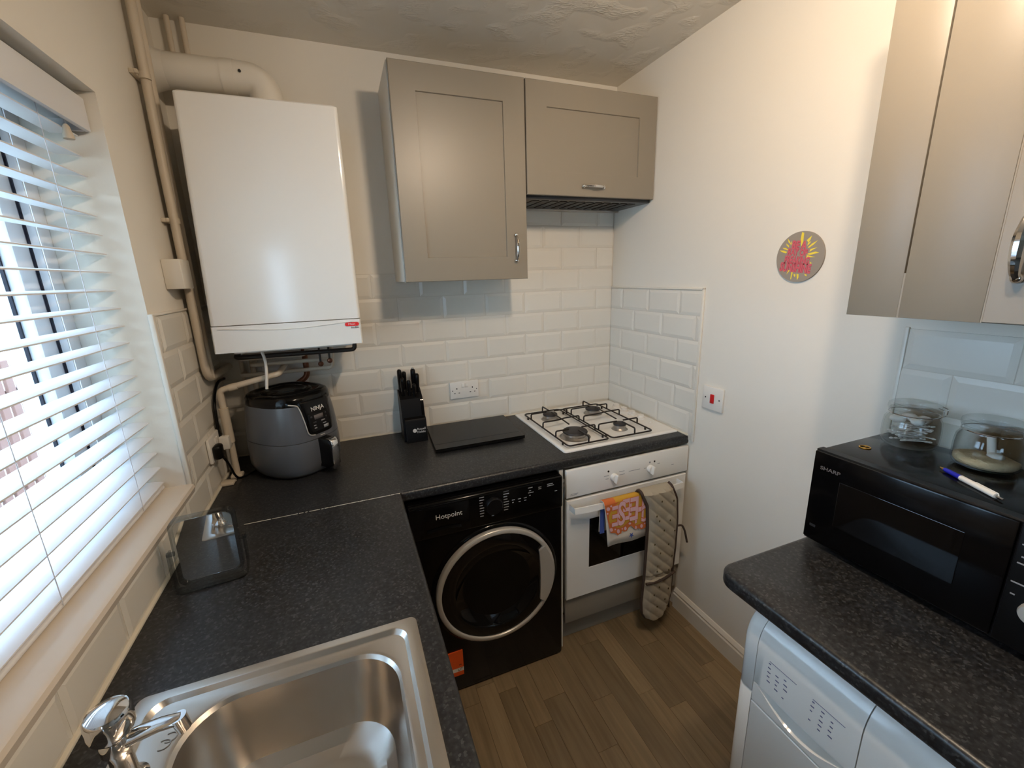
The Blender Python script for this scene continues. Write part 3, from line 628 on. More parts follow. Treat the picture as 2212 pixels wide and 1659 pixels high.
dr = MB(); gx0, gx1, gz0, gz1 = 1.316, 1.700, .378, .607
def rr4(x0, x1, z0, z1, y): return [(x0, y, z0), (x1, y, z0), (x1, y, z1), (x0, y, z1)]
dr.loft([rr4(OX0 + .006, OX1 - .004, .2475, .7085, -.604), rr4(OX0 + .006, OX1 - .004, .2475, .7085, OY + .003), rr4(OX0 + .009, OX1 - .007, .2505, .7055, OY), rr4(gx0, gx1, gz0, gz1, OY), rr4(gx0 + .001, gx1 - .001, gz0 + .001, gz1 - .001, OY + .004)], True, False)
dr = dr.done('door', M_white, ov, smooth=20)
MB().box(gx0, gx1, OY + .002, OY + .005, gz0, gz1).done('door_glass', M_bglass, dr, smooth=0)
hz = .683
hb = MB(); hpts = [(1.222, OY - .004), (1.2225, OY - .040), (1.300, OY - .046), (1.486, OY - .049), (1.680, OY - .046), (1.7525, OY - .040), (1.753, OY - .004)]
hb.loft([[(x, y + dy, hz + dz) for dy, dz in ((-.007, -.010), (.007, -.013), (.008, .010), (-.004, .0135))] for x, y in hpts]); hb.done('door_handle', M_white, dr, smooth=40)
MB().box(OX0 + .008, OX1 - .003, -.604, -.588, .118, .2415, .002).done('base_panel', M_cab, ov)
MB().box(OX0 - .015, OX1 + .006, -.555, -.540, .0, .118).done('plinth', M_cab, ov)

# ------------------------------------------------------------------ gas hob
hb_ = thing('gas_hob', 'white enamel four-burner gas hob with black pan supports', 'hob', (1.52, -.28, H))
HX0, HX1, HY0, HY1 = 1.237, 1.806, -.556, -.016
m_ = MB(); hc = ((HX0 + HX1) / 2, (HY0 + HY1) / 2, (HX1 - HX0) / 2, (HY1 - HY0) / 2)
m_.loft([[(x, y, H + z) for x, y in rrect(*hc[:2], hc[2] - i, hc[3] - i, r, 5)] for i, r, z in ((0, .012, .0003), (0, .012, .004), (.003, .011, .0075), (.012, .010, .0095), (.020, .010, .0085))]); m_.done('hob_plate', M_white, hb_, smooth=60)
for bx_, by_, r in ((1.3640, -.170, .034), (1.5960, -.186, .036), (1.3560, -.428, .052), (1.5830, -.432, .028)):
    MB().lathe([(r * 1.30, 0), (r * 1.12, .004), (r * 1.05, .008), (r * .96, .010), (r * .96, .022), (0, .022)], (bx_, by_, H + .0085), 28).done('burner_ring', M_alu, hb_)
    MB().lathe([(r * 1.02, 0), (r * 1.05, .003), (r * 1.0, .0075), (r * .8, .009), (0, .0095)], (bx_, by_, H + .0295), 28).done('burner_cap', M_cap, hb_)
def support(x0, x1, y0, y1, centres):
    m_ = MB(); zf = H + .021; q = .0036
    loop = fil([(x0, y0 + .1, zf), (x0, y0, zf), (x1, y0, zf), (x1, y1, zf), (x0, y1, zf), (x0, y0 + .1, zf)], .018, 4)
    m_.tube(loop[:-1], q, 8, closed=True)
    zt2 = H + .0475
    for bx_, by_, r in centres:
        g_ = r * .62
        m_.tube(fil([(x0, by_, zf), (x0, by_, zt2), (bx_ - g_, by_, zt2)], .008, 3), q, 8)
        m_.tube(fil([(x1, by_, zf), (x1, by_, zt2), (bx_ + g_, by_, zt2)], .008, 3), q, 8)
        ye = y1 if by_ > -.3 else y0
        m_.tube(fil([(bx_, ye, zf), (bx_, ye, zt2), (bx_, by_ + math.copysign(g_, ye - by_), zt2)], .008, 3), q, 8)
    (ax, ay, ar), (cx_, cy_, cr2) = centres
    ym_ = (y0 + y1) / 2 + .01
    m_.tube(fil([(x0, ym_, zf), (x0, ym_, zt2), ((x0 + x1) / 2 - .02, ym_, zt2), ((x0 + x1) / 2 + .02, ym_ + .012, zt2), (x1, ym_ + .012, zt2), (x1, ym_ + .012, zf)], .008, 3), q, 8)
    m_.tube([(ax, ay - ar * .62, zt2), ((ax + cx_) / 2, ym_, zt2), (cx_, cy_ + cr2 * 1.05, zt2)], q * .95, 8)
    for fx, fy_ in ((x0, y0 + .05), (x1, y0 + .05), (x0, y1 - .05), (x1, y1 - .05)): m_.cyl((fx, fy_, zf), (fx, fy_, H + .0085), .0045, n=8)
    return m_.done('pan_support', M_iron, hb_, smooth=60)
support(1.2630, 1.4560, -.540, -.083, ((1.3640, -.170, .034), (1.3560, -.428, .052)))
support(1.4720, 1.6780, -.540, -.090, ((1.5960, -.186, .036), (1.5830, -.432, .028)))
for kx, ky in ((1.757, -.155), (1.757, -.222), (1.757, -.289), (1.757, -.356)):
    k_ = MB().lathe([(.0215, 0), (.0205, .006), (.0165, .008), (.0150, .018), (.012, .0195), (0, .0195)], (kx, ky, H + .0088), 24).done('knob', M_wplastic, hb_)
MB().lathe([(.0105, 0), (.0095, .003), (.006, .004), (.0055, .008), (0, .0085)], (1.757, -.426, H + .0088), 18).done('ignition_button', M_wplastic, hb_)

# ------------------------------------------------------------------ washing machine
wm = thing('washing_machine', 'black front-loading washing machine with a silver door ring', 'washing machine', (.893, -.34, 0))
VX0, VX1, VY = .6000, 1.1865, -.633
m_ = MB(); m_.box(VX0, VX1, VY + .004, -.06, .006, .834, .010, 3); m_.done('body', M_black, wm)
fa = MB(); fa.box(VX0 + .001, VX1 - .001, VY - .004, VY + .02, .700, .833, .008, 3); fa = fa.done('fascia', M_black, wm)
dd = MB(); dd.box(VX0 + .004, .8180, VY - .008, VY + .01, .705, .8225, .006, 2); dd = dd.done('detergent_drawer', M_black, wm)
m_ = MB(); m_.loft([[(.66 + .12 * i / 12, VY - .0082 - dy, .722 + .006 * math.sin(i / 12 * math.pi) + dz) for i in range(13)] for dy, dz in ((0, 0), (.006, .006), (.002, .014))], False, False, closed=False); m_.done('drawer_grip', M_black, dd)
MB().box(VX0 + .010, 1.10, VY - .0065, VY + .01, .8225, .8255).done('top_trim', M_blacks, fa)
text('Hotpoint', .0255, face_my(.7395, VY - .0092, .7795), 'brand_lettering', M_letter, dd)
MB().lathe([(.034, 0), (.033, .010), (.029, .016), (.0, .0165)], mtx=face_my(.9040, VY - .004, .7760), n=30).done('programme_dial', M_blacks, fa)
m_ = MB(); rq = random.Random(2)
for i in range(8):
    z = .815 - i * .0105; w = rq.uniform(.014, .022)
    m_.box(.852 - .0, .852 + w * .8, VY - .0045, VY - .003, z, z + .0032); m_.box(.943, .943 + w, VY - .0045, VY - .003, z + .004, z + .0072)
for (x, z, w) in ((.895, .8215, .012), (.895, .734, .010), (.975, .778, .012), (.976, .768, .006), (.999, .777, .012), (1.001, .766, .008), (1.022, .776, .012), (1.024, .766, .008), (1.040, .812, .018), (1.044, .800, .008), (1.040, .792, .022), (1.044, .781, .006), (1.082, .806, .012), (1.082, .799, .012), (1.118, .810, .024), (1.118, .803, .028), (1.150, .776, .010)):
    m_.box(x, x + w, VY - .0045, VY - .003, z, z + .0028)
k_ = m_.done('printed_markings', M_mark, fa, smooth=0); k_['kind'] = 'stuff'
DC = (.9070, .4440); Rd = .2365
def at_door(d): return face_my(DC[0], VY - d, DC[1])
MB().lathe([(Rd + .016, 0), (Rd + .014, .005), (Rd + .004, .008), (Rd + .002, .003), (0, .003)], mtx=at_door(-.004), n=72).done('door_recess', M_black, wm, smooth=60)
do = MB(); do.lathe([(Rd, 0), (Rd, .014), (Rd - .003, .019), (Rd - .015, .022), (Rd - .0185, .020), (Rd - .020, .012), (Rd - .020, 0)], mtx=at_door(.0), n=72, cap0=False, cap1=False); do = do.done('door_ring', M_silver, wm, smooth=50)
MB().lathe([(Rd - .0185, 0), (Rd - .0195, .014), (Rd - .05, .019), (Rd - .068, .016), (Rd - .072, .008), (.10, -.012), (.05, -.020), (0, -.022)], mtx=at_door(.0), n=64, cap0=False).done('door_glass', M_bglass, wm, smooth=60)
MB().lathe([(Rd - .074, .0072), (Rd - .080, .0005), (.118, -.0045), (.112, -.0092), (.105, -.0108)], mtx=at_door(.0), n=64, cap0=False, cap1=False).done('glass_step', M_bglass, wm, smooth=20)
hs_ = MB(); a0 = math.radians(33)
arc = [(DC[0] + (Rd - .012) * math.cos(a), DC[1] + (Rd - .012) * math.sin(a)) for a in [(-a0 + 2 * a0 * i / 16) for i in range(17)]]
ch = [(DC[0] + .166 + .004 * math.cos(math.pi * (i / 8 - .5)), DC[1] + .108 - .216 * i / 8) for i in range(9)]
hs_.prism(arc + ch, lambda u, v, d: (u, VY - d, v), .010, .0262); hs_.done('door_handle', M_silver, do, smooth=30)
st = MB().box(.690, .7555, VY - .0008, VY + .006, .0835, .196).done('energy_sticker', M_label, wm, smooth=0)
MB().box(.690, .7555, VY - .0012, VY + .006, .103, .119).done('sticker_band', M_paper, st, smooth=0)
text('UT', .016, face_my(.742, VY - .0014, .1110), 'sticker_lettering', M_ink, st)
text('14', .011, face_my(.742, VY - .0010, .1320), 'sticker_lettering', M_ink, st)
MB().box(VX0 + .02, VX1 - .02, VY + .012, -.58, .0, .07).done('kick_panel', M_black, wm)

# ------------------------------------------------------------------ tea towel and oven glove on the oven handle
tw = thing('tea_towel', 'folded tea towel printed with upside-down lettering over the oven handle', 'towel', (1.45, OY - .05, .50))
TY = OY - .062
m_ = MB(); NX = 16; tp_ = [(OY - .028, .556), (OY - .030, .62), (OY - .031, .685), (OY - .034, .6995), (OY - .046, .7035), (OY - .058, .6995), (TY, .690), (TY - .002, .64), (TY - .003, .57), (TY - .001, .535), (TY, .503)]
def tow(i, y, z):
    t = i / NX; x = 1.3435 + .205 * t + (.022 * (.69 - z) / .19 if y < OY - .05 and z < .69 else 0) * (1 - .3 * t)
    return (x, y + .0018 * math.sin(9 * t + z * 25) * (1 if z < .68 else 0), z + (.002 * math.sin(7 * t) if z < .51 else 0))
m_.loft([[tow(i, y, z) for i in range(NX + 1)] for y, z in tp_], False, False, closed=False)
cl = m_.done('cloth', M_towel, tw, smooth=80, fix=False); so_ = cl.modifiers.new('thick', 'SOLIDIFY'); so_.thickness = .003; so_.offset = 0
def tface(d): return lambda u, v, q: (u, TY - .0078 - d - q, v)
def tprint(name, poly, d, m): return MB().prism(poly, tface(d), 0, .0004).done(name, m, tw, smooth=0)
def uv(cx_, cy_): return (1.3440 + (cx_ - 265) / (1190 - 265) * .200 + (cy_ - 480) / 1000 * .018, .697 - (cy_ - 400 - (1190 - cx_) * .13) / (1330 - 400) * .178)
bg = [(240, 530), (560, 470), (1000, 390), (1110, 370), (1190, 640), (1205, 1090), (1140, 1160), (1080, 1200), (1010, 1210), (950, 1170), (900, 1195), (850, 1150), (790, 1080), (730, 1120), (690, 1190), (620, 1200), (580, 1160), (560, 1230), (480, 1260), (430, 1200), (330, 1180), (300, 1000)]
tprint('print_border', [uv(*p) for p in bg], 0, M_orange)
mu_ = [(560, 470), (1000, 390), (1110, 370), (1180, 640), (1195, 900), (1150, 1000), (1040, 1050), (900, 1090), (830, 1000), (765, 950), (690, 1010), (590, 1080), (480, 1075), (380, 1010), (310, 900), (320, 760), (400, 600)]
tprint('print_ground', [uv(*p) for p in mu_], .0006, M_must)
for (cx_, cy_, rx_, ry_) in ((310, 610, 38, 45), (375, 552, 20, 22), (290, 712, 16, 20), (345, 1105, 36, 45), (498, 1165, 32, 52), (655, 1125, 28, 42), (762, 1022, 28, 26), (895, 1140, 22, 42), (1025, 1125, 30, 45), (1185, 1060, 28, 40), (432, 1110, 16, 18), (585, 1120, 14, 20), (1100, 1075, 14, 18)):
    tprint('print_dot', [uv(cx_ + rx_ * math.cos(a * math.pi / 6), cy_ + ry_ * math.sin(a * math.pi / 6)) for a in range(12)], .0010, M_lilac)
# the word CHEESE turned upside down, letters of uneven height
for li_, (chh, (u0, v0, u1, v1)) in enumerate(zip('ESEEHC', ((400, 570, 530, 1010), (535, 480, 640, 1010), (640, 440, 790, 900), (800, 420, 930, 930), (925, 420, 1060, 1005), (1050, 640, 1190, 1000)))):
    c_ = uv((u0 + u1) / 2, (v0 + v1) / 2); a_ = uv(u0, v0); b_ = uv(u1, v1); wd = abs(b_[0] - a_[0]); ht = abs(a_[1] - b_[1])
    for bold, d, mm, nm in ((.0042, .0012, M_orange, 'letter_outline'), (.0016, .0018, M_lilac, 'letter')):
        o_ = text(chh, 0.05, Matrix.Identity(4), nm, mm, None, bold=bold * .6)
        me = o_.data; xs = [v.co.x for v in me.vertices]; zs_ = [v.co.y for v in me.vertices]; ex = bold * 1.2
        sx_ = (wd + ex) / (max(xs) - min(xs)); sz_ = (ht + ex) / (max(zs_) - min(zs_)); mx_ = (max(xs) + min(xs)) / 2; mz_ = (max(zs_) + min(zs_)) / 2
        me.transform(face_my(c_[0], TY - .0081 - d - .0014 * (li_ % 2), c_[1]) @ Matrix.Rotation(math.pi, 4, 'Z') @ Matrix.Diagonal((sx_, sz_, 1, 1)) @ Matrix.Translation((-mx_, -mz_, 0)))
        o_.parent = tw; me.transform(Matrix.Translation(-ORG[tw.name])); ORG[o_.name] = ORG[tw.name]
for nm_, i0, i1, mm in (('print_top_border', 0, 4, M_orange), ('print_top_ground', 4, 16, M_must)):
    mb = MB(); mb.loft([[(tow(i, y, z)[0], y - dy, z + dz) for i in range(i0, i1 + 1)] for y, z, dy, dz in ((OY - .031, .684, -.0025, 0), (OY - .034, .6995, -.0015, .0024), (OY - .046, .7035, 0, .0026), (OY - .058, .6995, .0012, .0024), (TY, .690, .0026, .0004), (TY - .001, .675, .0062, 0))], False, False, closed=False)
    mb.done(nm_, mm, tw, smooth=80, fix=False)
stp = [];
for i in range(10):
    r_ = 62 if i % 2 == 0 else 24; a = math.radians(90 + 36 * i); stp.append(uv(790 + r_ * math.cos(a), 1315 + r_ * 1.25 * math.sin(a)))
tprint('star', stp, 0, M_blue)
MB().box(1.3440, 1.3640, OY - .0365, OY - .0325, .552, .680).done('blue_edge', M_blue, tw)

gl_ = thing('oven_glove', 'beige quilted double oven glove with brown edging over the oven handle', 'oven glove', (1.61, OY - .07, .06))
GY = OY - .077
def gx(z, side):        # left/right outline of the hanging glove at height z
    pts = ((.705, 1.512, 1.664), (.655, 1.538, 1.688), (.55, 1.545, 1.698), (.42, 1.543, 1.697), (.30, 1.540, 1.690), (.19, 1.533, 1.688), (.135, 1.538, 1.676), (.105, 1.556, 1.655), (.092, 1.578, 1.632))
    for (za, la, ra), (zb2, lb, rb) in zip(pts[:-1], pts[1:]):
        if zb2 <= z <= za:
            t = (za - z) / (za - zb2); return (la + (lb - la) * t) if side == 0 else (ra + (rb - ra) * t)
    return pts[0][1 + side] if z > .7 else pts[-1][1 + side]
m_ = MB(); rows_ = []; NG = 44; front = []
zl = [.705 - (.705 - .092) * i / 150 for i in range(151)]
for z in zl:
    a, c = gx(z, 0), gx(z, 1); row = []
    for i in range(NG + 1):
        t = i / NG; x = a + (c - a) * t
        q1 = abs(math.sin(math.pi * (x * .95 + z) / .048)); q2 = abs(math.sin(math.pi * (x * .5 - z) / .075)); edge = min(1, 6 * t, 6 * (1 - t))
        puff = .009 * edge ** .5 + .0062 * q1 ** .5 * edge + .0022 * q2 ** .5 * edge
        lean = -.004 if z < .32 else 0
        row.append((x, GY - puff + lean * (-1 if z > .30 else 1), z))
    front.append(row)
top = []
for dy, dz in ((.010, .010), (.026, .015), (.040, .010), (.046, -.004), (.047, -.05)):
    top.append([(front[0][i][0], GY + dy, min(.705 + dz, .722)) for i in range(NG + 1)])
m_.loft(list(reversed(top)) + front, False, False, closed=False)
gf = m_.done('quilted_cloth', M_mitt, gl_, smooth=60, fix=False); s1 = gf.modifiers.new('thick', 'SOLIDIFY'); s1.thickness = .006; s1.offset = 1.0
ol = [(gx(z, 0), GY - .001, z) for z in zl[::6]]; orr = [(gx(z, 1), GY - .001, z) for z in reversed(zl[::6])]
MB().tube(fil([(1.512, GY + .040, .70), (1.511, GY + .022, .721), (1.512, GY + .004, .712)] + ol + orr + [(1.664, GY + .01, .716), (1.662, GY + .024, .721)], .01, 2), .0062, 8).done('binding', M_trim, gl_, smooth=60)
MB().tube([(gx(.306, 0) + (gx(.306, 1) - gx(.306, 0)) * t / 8, GY - .017 - .005 * math.sin(math.pi * t / 8), .292 + .018 * (t / 8) - .008 * math.sin(math.pi * t / 8)) for t in range(9)], .0055, 8).done('pocket_binding', M_trim, gl_, smooth=60)
MB().tube(fil([(1.698, GY, .520), (1.722, GY - .006, .522), (1.742, GY - .004, .49), (1.762, GY - .002, .425)], .02, 4), .0045, 8).done('tie_ribbon', M_trim, gl_, smooth=60)
MB().tube(fil([(1.690, GY + .004, .22), (1.694, GY + .01, .15), (1.699, GY + .012, .10)], .02, 4), .0035, 8).done('hanging_loop', M_trim, gl_, smooth=60)
for i, (bx_, bz_) in enumerate(((1.592, .672), (1.652, .662), (1.585, .585), (1.640, .575), (1.612, .535), (1.668, .520), (1.568, .480), (1.640, .462), (1.600, .43), (1.662, .400), (1.590, .37), (1.650, .335), (1.588, .345), (1.605, .262), (1.655, .240), (1.580, .230), (1.640, .19), (1.600, .165), (1.655, .15), (1.57, .61))):
    m_ = MB(); m_.sph((bx_, GY - .0245, bz_), .0042, 10, (.75, .35, 1.2)); m_.done('bee', M_bee, gl_)

# ------------------------------------------------------------------ white appliance under the right worktop
dw = thing('dishwasher', 'white appliance with a scooped handle recess under the right worktop', 'dishwasher', (1.5, -1.69, 0))
FX = 1.255; AY1, AY0 = -1.384, -1.984
m_ = MB(); m_.box(FX + .030, W - .03, AY0, AY1, .02, .832, .006); m_.done('body', M_white, dw)
def aprof(zlo, zhi, top):       # front skin profile (x, z); the top rolls back under the worktop
    if not top: return [(FX + .032, zlo), (FX + .002, zlo), (FX, zlo + .002), (FX, zhi - .002), (FX + .002, zhi), (FX + .032, zhi)]
    pts = [(FX + .10, zlo), (FX + .002, zlo), (FX, zlo + .002), (FX, .757)]
    for i in range(1, 9):
        a = math.radians(90 * i / 8); pts.append((FX + .062 * (1 - math.cos(a)), .757 + .076 * math.sin(a)))
    pts.append((FX + .10, .833)); return pts
def skin(name, ya, yb, zlo, zhi, top, par, m=M_white):
    mb = MB(); mb.loft([[(x, y, z) for x, z in aprof(zlo, zhi, top)] for y in (ya, yb)]); return mb.done(name, m, par, smooth=25)
# left column with rounded outer edge
def post(zlo, zhi, top):
    mb = MB(); rgs = []
    for i in range(7):
        a = math.radians(90 * i / 6); off = .018 * (1 - math.sin(a)); yy = AY1 - .018 * (1 - math.cos(a))
        rgs.append([(x + off * (1 if x < FX + .03 else .3), yy, z - (off * .6 if top and z > .76 else 0)) for x, z in aprof(zlo, zhi, top)])
    rgs.append([(x, AY1 - .0385, z) for x, z in aprof(zlo, zhi, top)])
    mb.loft(rgs); mb.done('corner_post', M_white, dw, smooth=50)
post(.628, 0, True); post(.12, .6265, False)
# control panel with the lens-shaped hand scoop
sy0, sy1 = -1.4265, -1.632
pnl = MB(); zlo = .6085
ys_ = [AY1 - .040 - (sy0 - AY1 + .040) * 0 + (sy1 - (AY1 - .040)) * i / 24 for i in range(25)]
def scoop(y):                   # depth window of the scoop along y
    t = (y + 1.431) / (-1.628 + 1.431); return max(0.0, math.sin(math.pi * min(max(t, 0), 1)))
rows_ = []
for y in ys_:
    q = scoop(y); zt2 = .6605 ; zb2 = .6605 - .042 * q
    rows_.append([(FX + .10, y, zlo), (FX + .002, y, zlo), (FX, y, zlo + .002), (FX, y, max(zb2, zlo + .004)), (FX + .024 * q, y, zb2 + .010 * q), (FX + .030 * q, y, zt2 - .004 * q), (FX, y, zt2 + .0005)] + [(x, y, z) for x, z in aprof(zlo, 0, True)[3:]])
pnl.loft(rows_); pnl = pnl.done('control_panel', M_white, dw, smooth=40)
skin('detergent_panel', sy1 - .002, AY0, .6085, 0, True, dw)
skin('door', AY1 - .040, AY0, .12, .606, False, dw)
m_ = MB(); rq = random.Random(9)
for gyc in (-1.452, -1.545):
    for c in range(3):
        for r in range(5):
            if rq.random() < .18: continue
            y = gyc - c * .018 - rq.uniform(0, .002); z = .738 - r * .0115 - c * .004
            if z < .672: continue
            m_.box(FX - .0005, FX + .001, y - rq.uniform(.004, .009), y, z, z + .0024)
    m_.box(FX - .0005, FX + .001, gyc - .062, gyc - .002, .7445, .7455)
k_ = m_.done('printed_markings', M_markb, pnl, smooth=0); k_['kind'] = 'stuff'
MB().box(FX + .06, W - .05, AY0 + .01, AY1 - .01, 0, .12).done('kick_panel', M_wplastic, dw)
ep = tag(MB().box(1.345, W - .02, -1.362, -1.350, 0, .8400).done('end_panel', M_cab, None), 'narrow end panel beside the white appliance under the right worktop', 'panel')

# ------------------------------------------------------------------ microwave and what stands on it
mw = thing('microwave_oven', 'black microwave oven standing on the right worktop', 'microwave', (1.67, -1.53, H))
MX, MT, MBz = 1.533, 1.1374, .8930; MY1, MY0 = -1.312, -1.756
m_ = MB(); m_.box(MX + .022, W - .012, MY0 + .004, MY1 - .004, MBz, MT, .004); m_.done('casing', M_black, mw)
def mfr(x, i): return [(x, MY0 + i, MBz + i), (x, MY1 - i, MBz + i), (x, MY1 - i, MT - i), (x, MY0 + i, MT - i)]
m_ = MB(); m_.loft([mfr(MX + .024, 0), mfr(MX + .002, 0), mfr(MX, .003), mfr(MX, .004)]); fr_ = m_.done('front_frame', M_blacks, mw, smooth=20)
m_ = MB(); m_.box(MX - .006, MX + .002, -1.6640, MY1 - .001, MBz + .006, MT - .003, .003); dm = m_.done('door', M_black, mw)
MB().box(MX - .0072, MX - .004, -1.602, -1.378, .962, 1.077, .001).done('door_window', M_bglass, dm, smooth=0)
text('SHARP', .0125, face_mx(MX - .0063, -1.3535, 1.0955), 'brand_lettering', M_lcd, dm, bold=.0002, sx=1.25)
MB().box(MX - .0065, MX - .005, -1.340, -1.326, .9345, .941).done('rating_mark', M_dgrey, dm)
m_ = MB(); m_.box(MX - .006, MX + .002, MY0 + .001, -1.6665, MBz + .006, MT - .003, .003); cpn = m_.done('control_panel', M_blacks, mw)
for z in (.9808, 1.055): MB().lathe([(.0200, 0), (.0195, .008), (.017, .013), (0, .0135)], mtx=face_mx(MX - .006, -1.7095, z), n=28).done('dial', M_silver, cpn)
m_ = MB()
for (y, z, w) in ((-1.673, 1.0958, .010), (-1.676, 1.073, .008), (-1.673, 1.060, .010), (-1.672, 1.022, .024), (-1.675, .999, .006)): m_.box(MX - .0066, MX - .005, y - w, y, z, z + .0025)
k_ = m_.done('printed_markings', M_mark, cpn, smooth=0); k_['kind'] = 'stuff'
m_ = MB(); m_.tube([(1.639 + .011 * math.cos(a * math.pi / 8), -1.3575 + .011 * math.sin(a * math.pi / 8), MT + .0009) for a in range(16)], .0016, 6, closed=True); m_.box(1.634, 1.644, -1.3595, -1.3565, MT + .0002, MT + .0014); m_.done('gold_emblem', M_gold, mw)
for fx_, fy_ in ((MX + .05, MY1 - .04), (MX + .05, MY0 + .04), (W - .05, MY1 - .04), (W - .05, MY0 + .04)):
    MB().cyl((fx_, fy_, H), (fx_, fy_, MBz + .001), .011, n=12).done('foot', M_blacks, mw)
def jar(label, x, y):
    t = thing('storage_jar', label, 'jar', (x, y, MT)); z = MT + .0005
    prof = [(0.0, 0.0), (.044, 0.0), (.052, .004), (.0555, .014), (.056, .045), (.054, .066), (.048, .076), (.0455, .080), (.0470, .083), (.0485, .086), (.0485, .090), (.0455, .090), (.0430, .082), (.0455, .074), (.0512, .064), (.0532, .045), (.0527, .014), (.049, .008), (.040, .005), (0.0, .005)]
    MB().lathe(prof, (x, y, z), 36, cap0=False, cap1=False).done('jar_body', M_glass, t, smooth=60)
    lid = MB().lathe([(0, .0915), (.0440, .0915), (.0500, .0905), (.0510, .096), (.0500, .103), (.0465, .106), (.043, .104), (.025, .103), (0, .103)], (x, y, z), 36, cap0=False, cap1=False).done('jar_lid', M_glass, t, smooth=60)
    MB().tube([(x + .0478 * math.cos(a * math.pi / 18), y + .0478 * math.sin(a * math.pi / 18), z + .0815) for a in range(36)], .0012, 6, closed=True).done('neck_wire', M_chrome, t)
    m_ = MB()
    m_.tube(fil([(x - .048, y - .010, z + .082), (x - .056, y - .010, z + .088), (x - .056, y - .010, z + .104), (x - .046, y - .010, z + .107)], .004, 3), .0012, 6); m_.tube(fil([(x - .048, y + .010, z + .082), (x - .056, y + .010, z + .088), (x - .056, y + .010, z + .104), (x - .046, y + .010, z + .107)], .004, 3), .0012, 6); m_.tube([(x - .056, y - .010, z + .090), (x - .056, y + .010, z + .090)], .0012, 6)
    c_ = m_.done('wire_clasp', M_chrome, t, smooth=60)
    R_ = Matrix.Translation((x, y, 0)) @ Matrix.Rotation(math.radians(95 if x else 0), 4, 'Z') @ Matrix.Translation((-x, -y, 0))
    c_.data.transform(Matrix.Translation(-Vector((x, y, MT))) @ R_ @ Matrix.Translation(Vector((x, y, MT))))
    return t
J = [(1.752, -1.388), (1.752, -1.527), (1.752, -1.668)]
jar('clip-top glass jar filled with cotton buds and cotton wool', *J[0])
jar('clip-top glass jar with a shallow layer of pale flakes', *J[1])
jar('clip-top glass jar holding brown biscuits beside the flakes jar', *J[2])
rq = random.Random(11); zj = MT + .0062
cb = None
for i in range(34):
    a = rq.uniform(-.5, .6); z = zj + .004 + .0013 * i; off = Vector((rq.uniform(-.016, .016), rq.uniform(-.016, .016), z)); d = Vector((math.sin(a + 2.2), math.cos(a + 2.2) * 1.0, rq.uniform(-.18, .18))).normalized()
    if cb is None:
        m_ = MB(); m_.cyl((-.022, 0, 0), (.022, 0, 0), .0011, n=6); cb = m_.done('cotton_bud', M_cotton, None); m_ = MB(); 
        for sg in (-1, 1):
            tip = MB().sph((sg * .024, 0, 0), .0026, 8, (1.9, 1, 1)).done('cotton_tip', M_cotton, cb)
        kids = [c for c in cb.children]; o = cb
    else:
        o = cb.copy(); COL.objects.link(o)
        for c in kids:
            cc = c.copy(); COL.objects.link(cc); cc.parent = o
    o.location = Vector((J[0][0], J[0][1], 0)) + off; o.rotation_euler = d.to_track_quat('X', 'Z').to_euler()
    tag(o, 'white cotton bud lying in the cotton-filled glass jar', 'cotton bud', 'cotton buds in the jar')
for i, (dx, dy, dz, r) in enumerate(((-.018, .022, .058, .014), (.004, .006, .062, .013), (-.012, -.016, .060, .013), (.022, -.012, .058, .013), (.020, .020, .056, .012))):
    m_ = MB(); m_.sph((0, 0, 0), r, 14, (1, 1.15, .75))
    for v in m_.bm.verts: v.co *= 1 + rq.uniform(-.08, .08)
    o = m_.done('cotton_ball', M_cotton, None, smooth=80); o.location = (J[0][0] + dx, J[0][1] + dy, zj + dz)
    tag(o, 'fluffy white cotton wool ball on top of the cotton buds', 'cotton ball', 'cotton balls in the jar')
m_ = MB(); m_.lathe([(0, 0), (.047, 0), (.0515, .006), (.0515, .012), (.044, .017), (.03, .015), (.012, .018), (0, .018)], (J[1][0], J[1][1], zj), 32, cap0=False, cap1=False)
for v in m_.bm.verts:
    if v.co.z > zj + .010: v.co.z += rq.uniform(-.0018, .0018) - (v.co.x - J[1][0]) * .08
o = m_.done('oat_flakes', M_oats, None, smooth=80); tag(o, 'pale loose flakes covering the bottom of a glass jar', 'flakes'); o['kind'] = 'stuff'
m_ = MB(); m_.tube([(J[1][0] + .012, J[1][1] - .004, zj + .017), (J[1][0] + .020, J[1][1] + .006, zj + .056)], .0075, 10); m_.sph((J[1][0] + .006, J[1][1] - .012, zj + .020), .012, 12, (1.2, 1.2, .6)); tag(m_.done('scoop', M_cotton, None, smooth=60), 'white scoop standing in the pale flakes jar', 'scoop')
for i in range(6):
    o = MB().lathe([(0, 0), (.030, 0), (.032, .004), (.030, .008), (0, .0085)], (0, 0, 0), 20, cap0=False, cap1=False).done('biscuit', M_brownfood, None, smooth=50)
    o.location = (J[2][0] + rq.uniform(-.008, .008), J[2][1] + rq.uniform(-.008, .008), zj + .0005 + i * .0100); o.rotation_euler = (rq.uniform(-.06, .06), rq.uniform(-.06, .06), 0)
    tag(o, 'round brown biscuit stacked inside the biscuit jar', 'biscuit', 'biscuits in the jar')
pn = thing('ballpoint_pen', 'white ballpoint pen with a blue grip lying on the microwave', 'pen', (1.614, -1.560, MT))
pa, pb_ = Vector((1.6485, -1.498, MT + .0058)), Vector((1.580, -1.6215, MT + .0058))
L = lambda t: pa.lerp(pb_, t)
MB().cyl(L(.0), L(.085), .0008, .0030, 12).done('tip', M_gold, pn)
MB().tube([L(.085), L(.12), L(.25), L(.36)], .005, 14, rr=[.0038, .0046, .0050, .0052]).done('grip', M_penblue, pn, smooth=60)
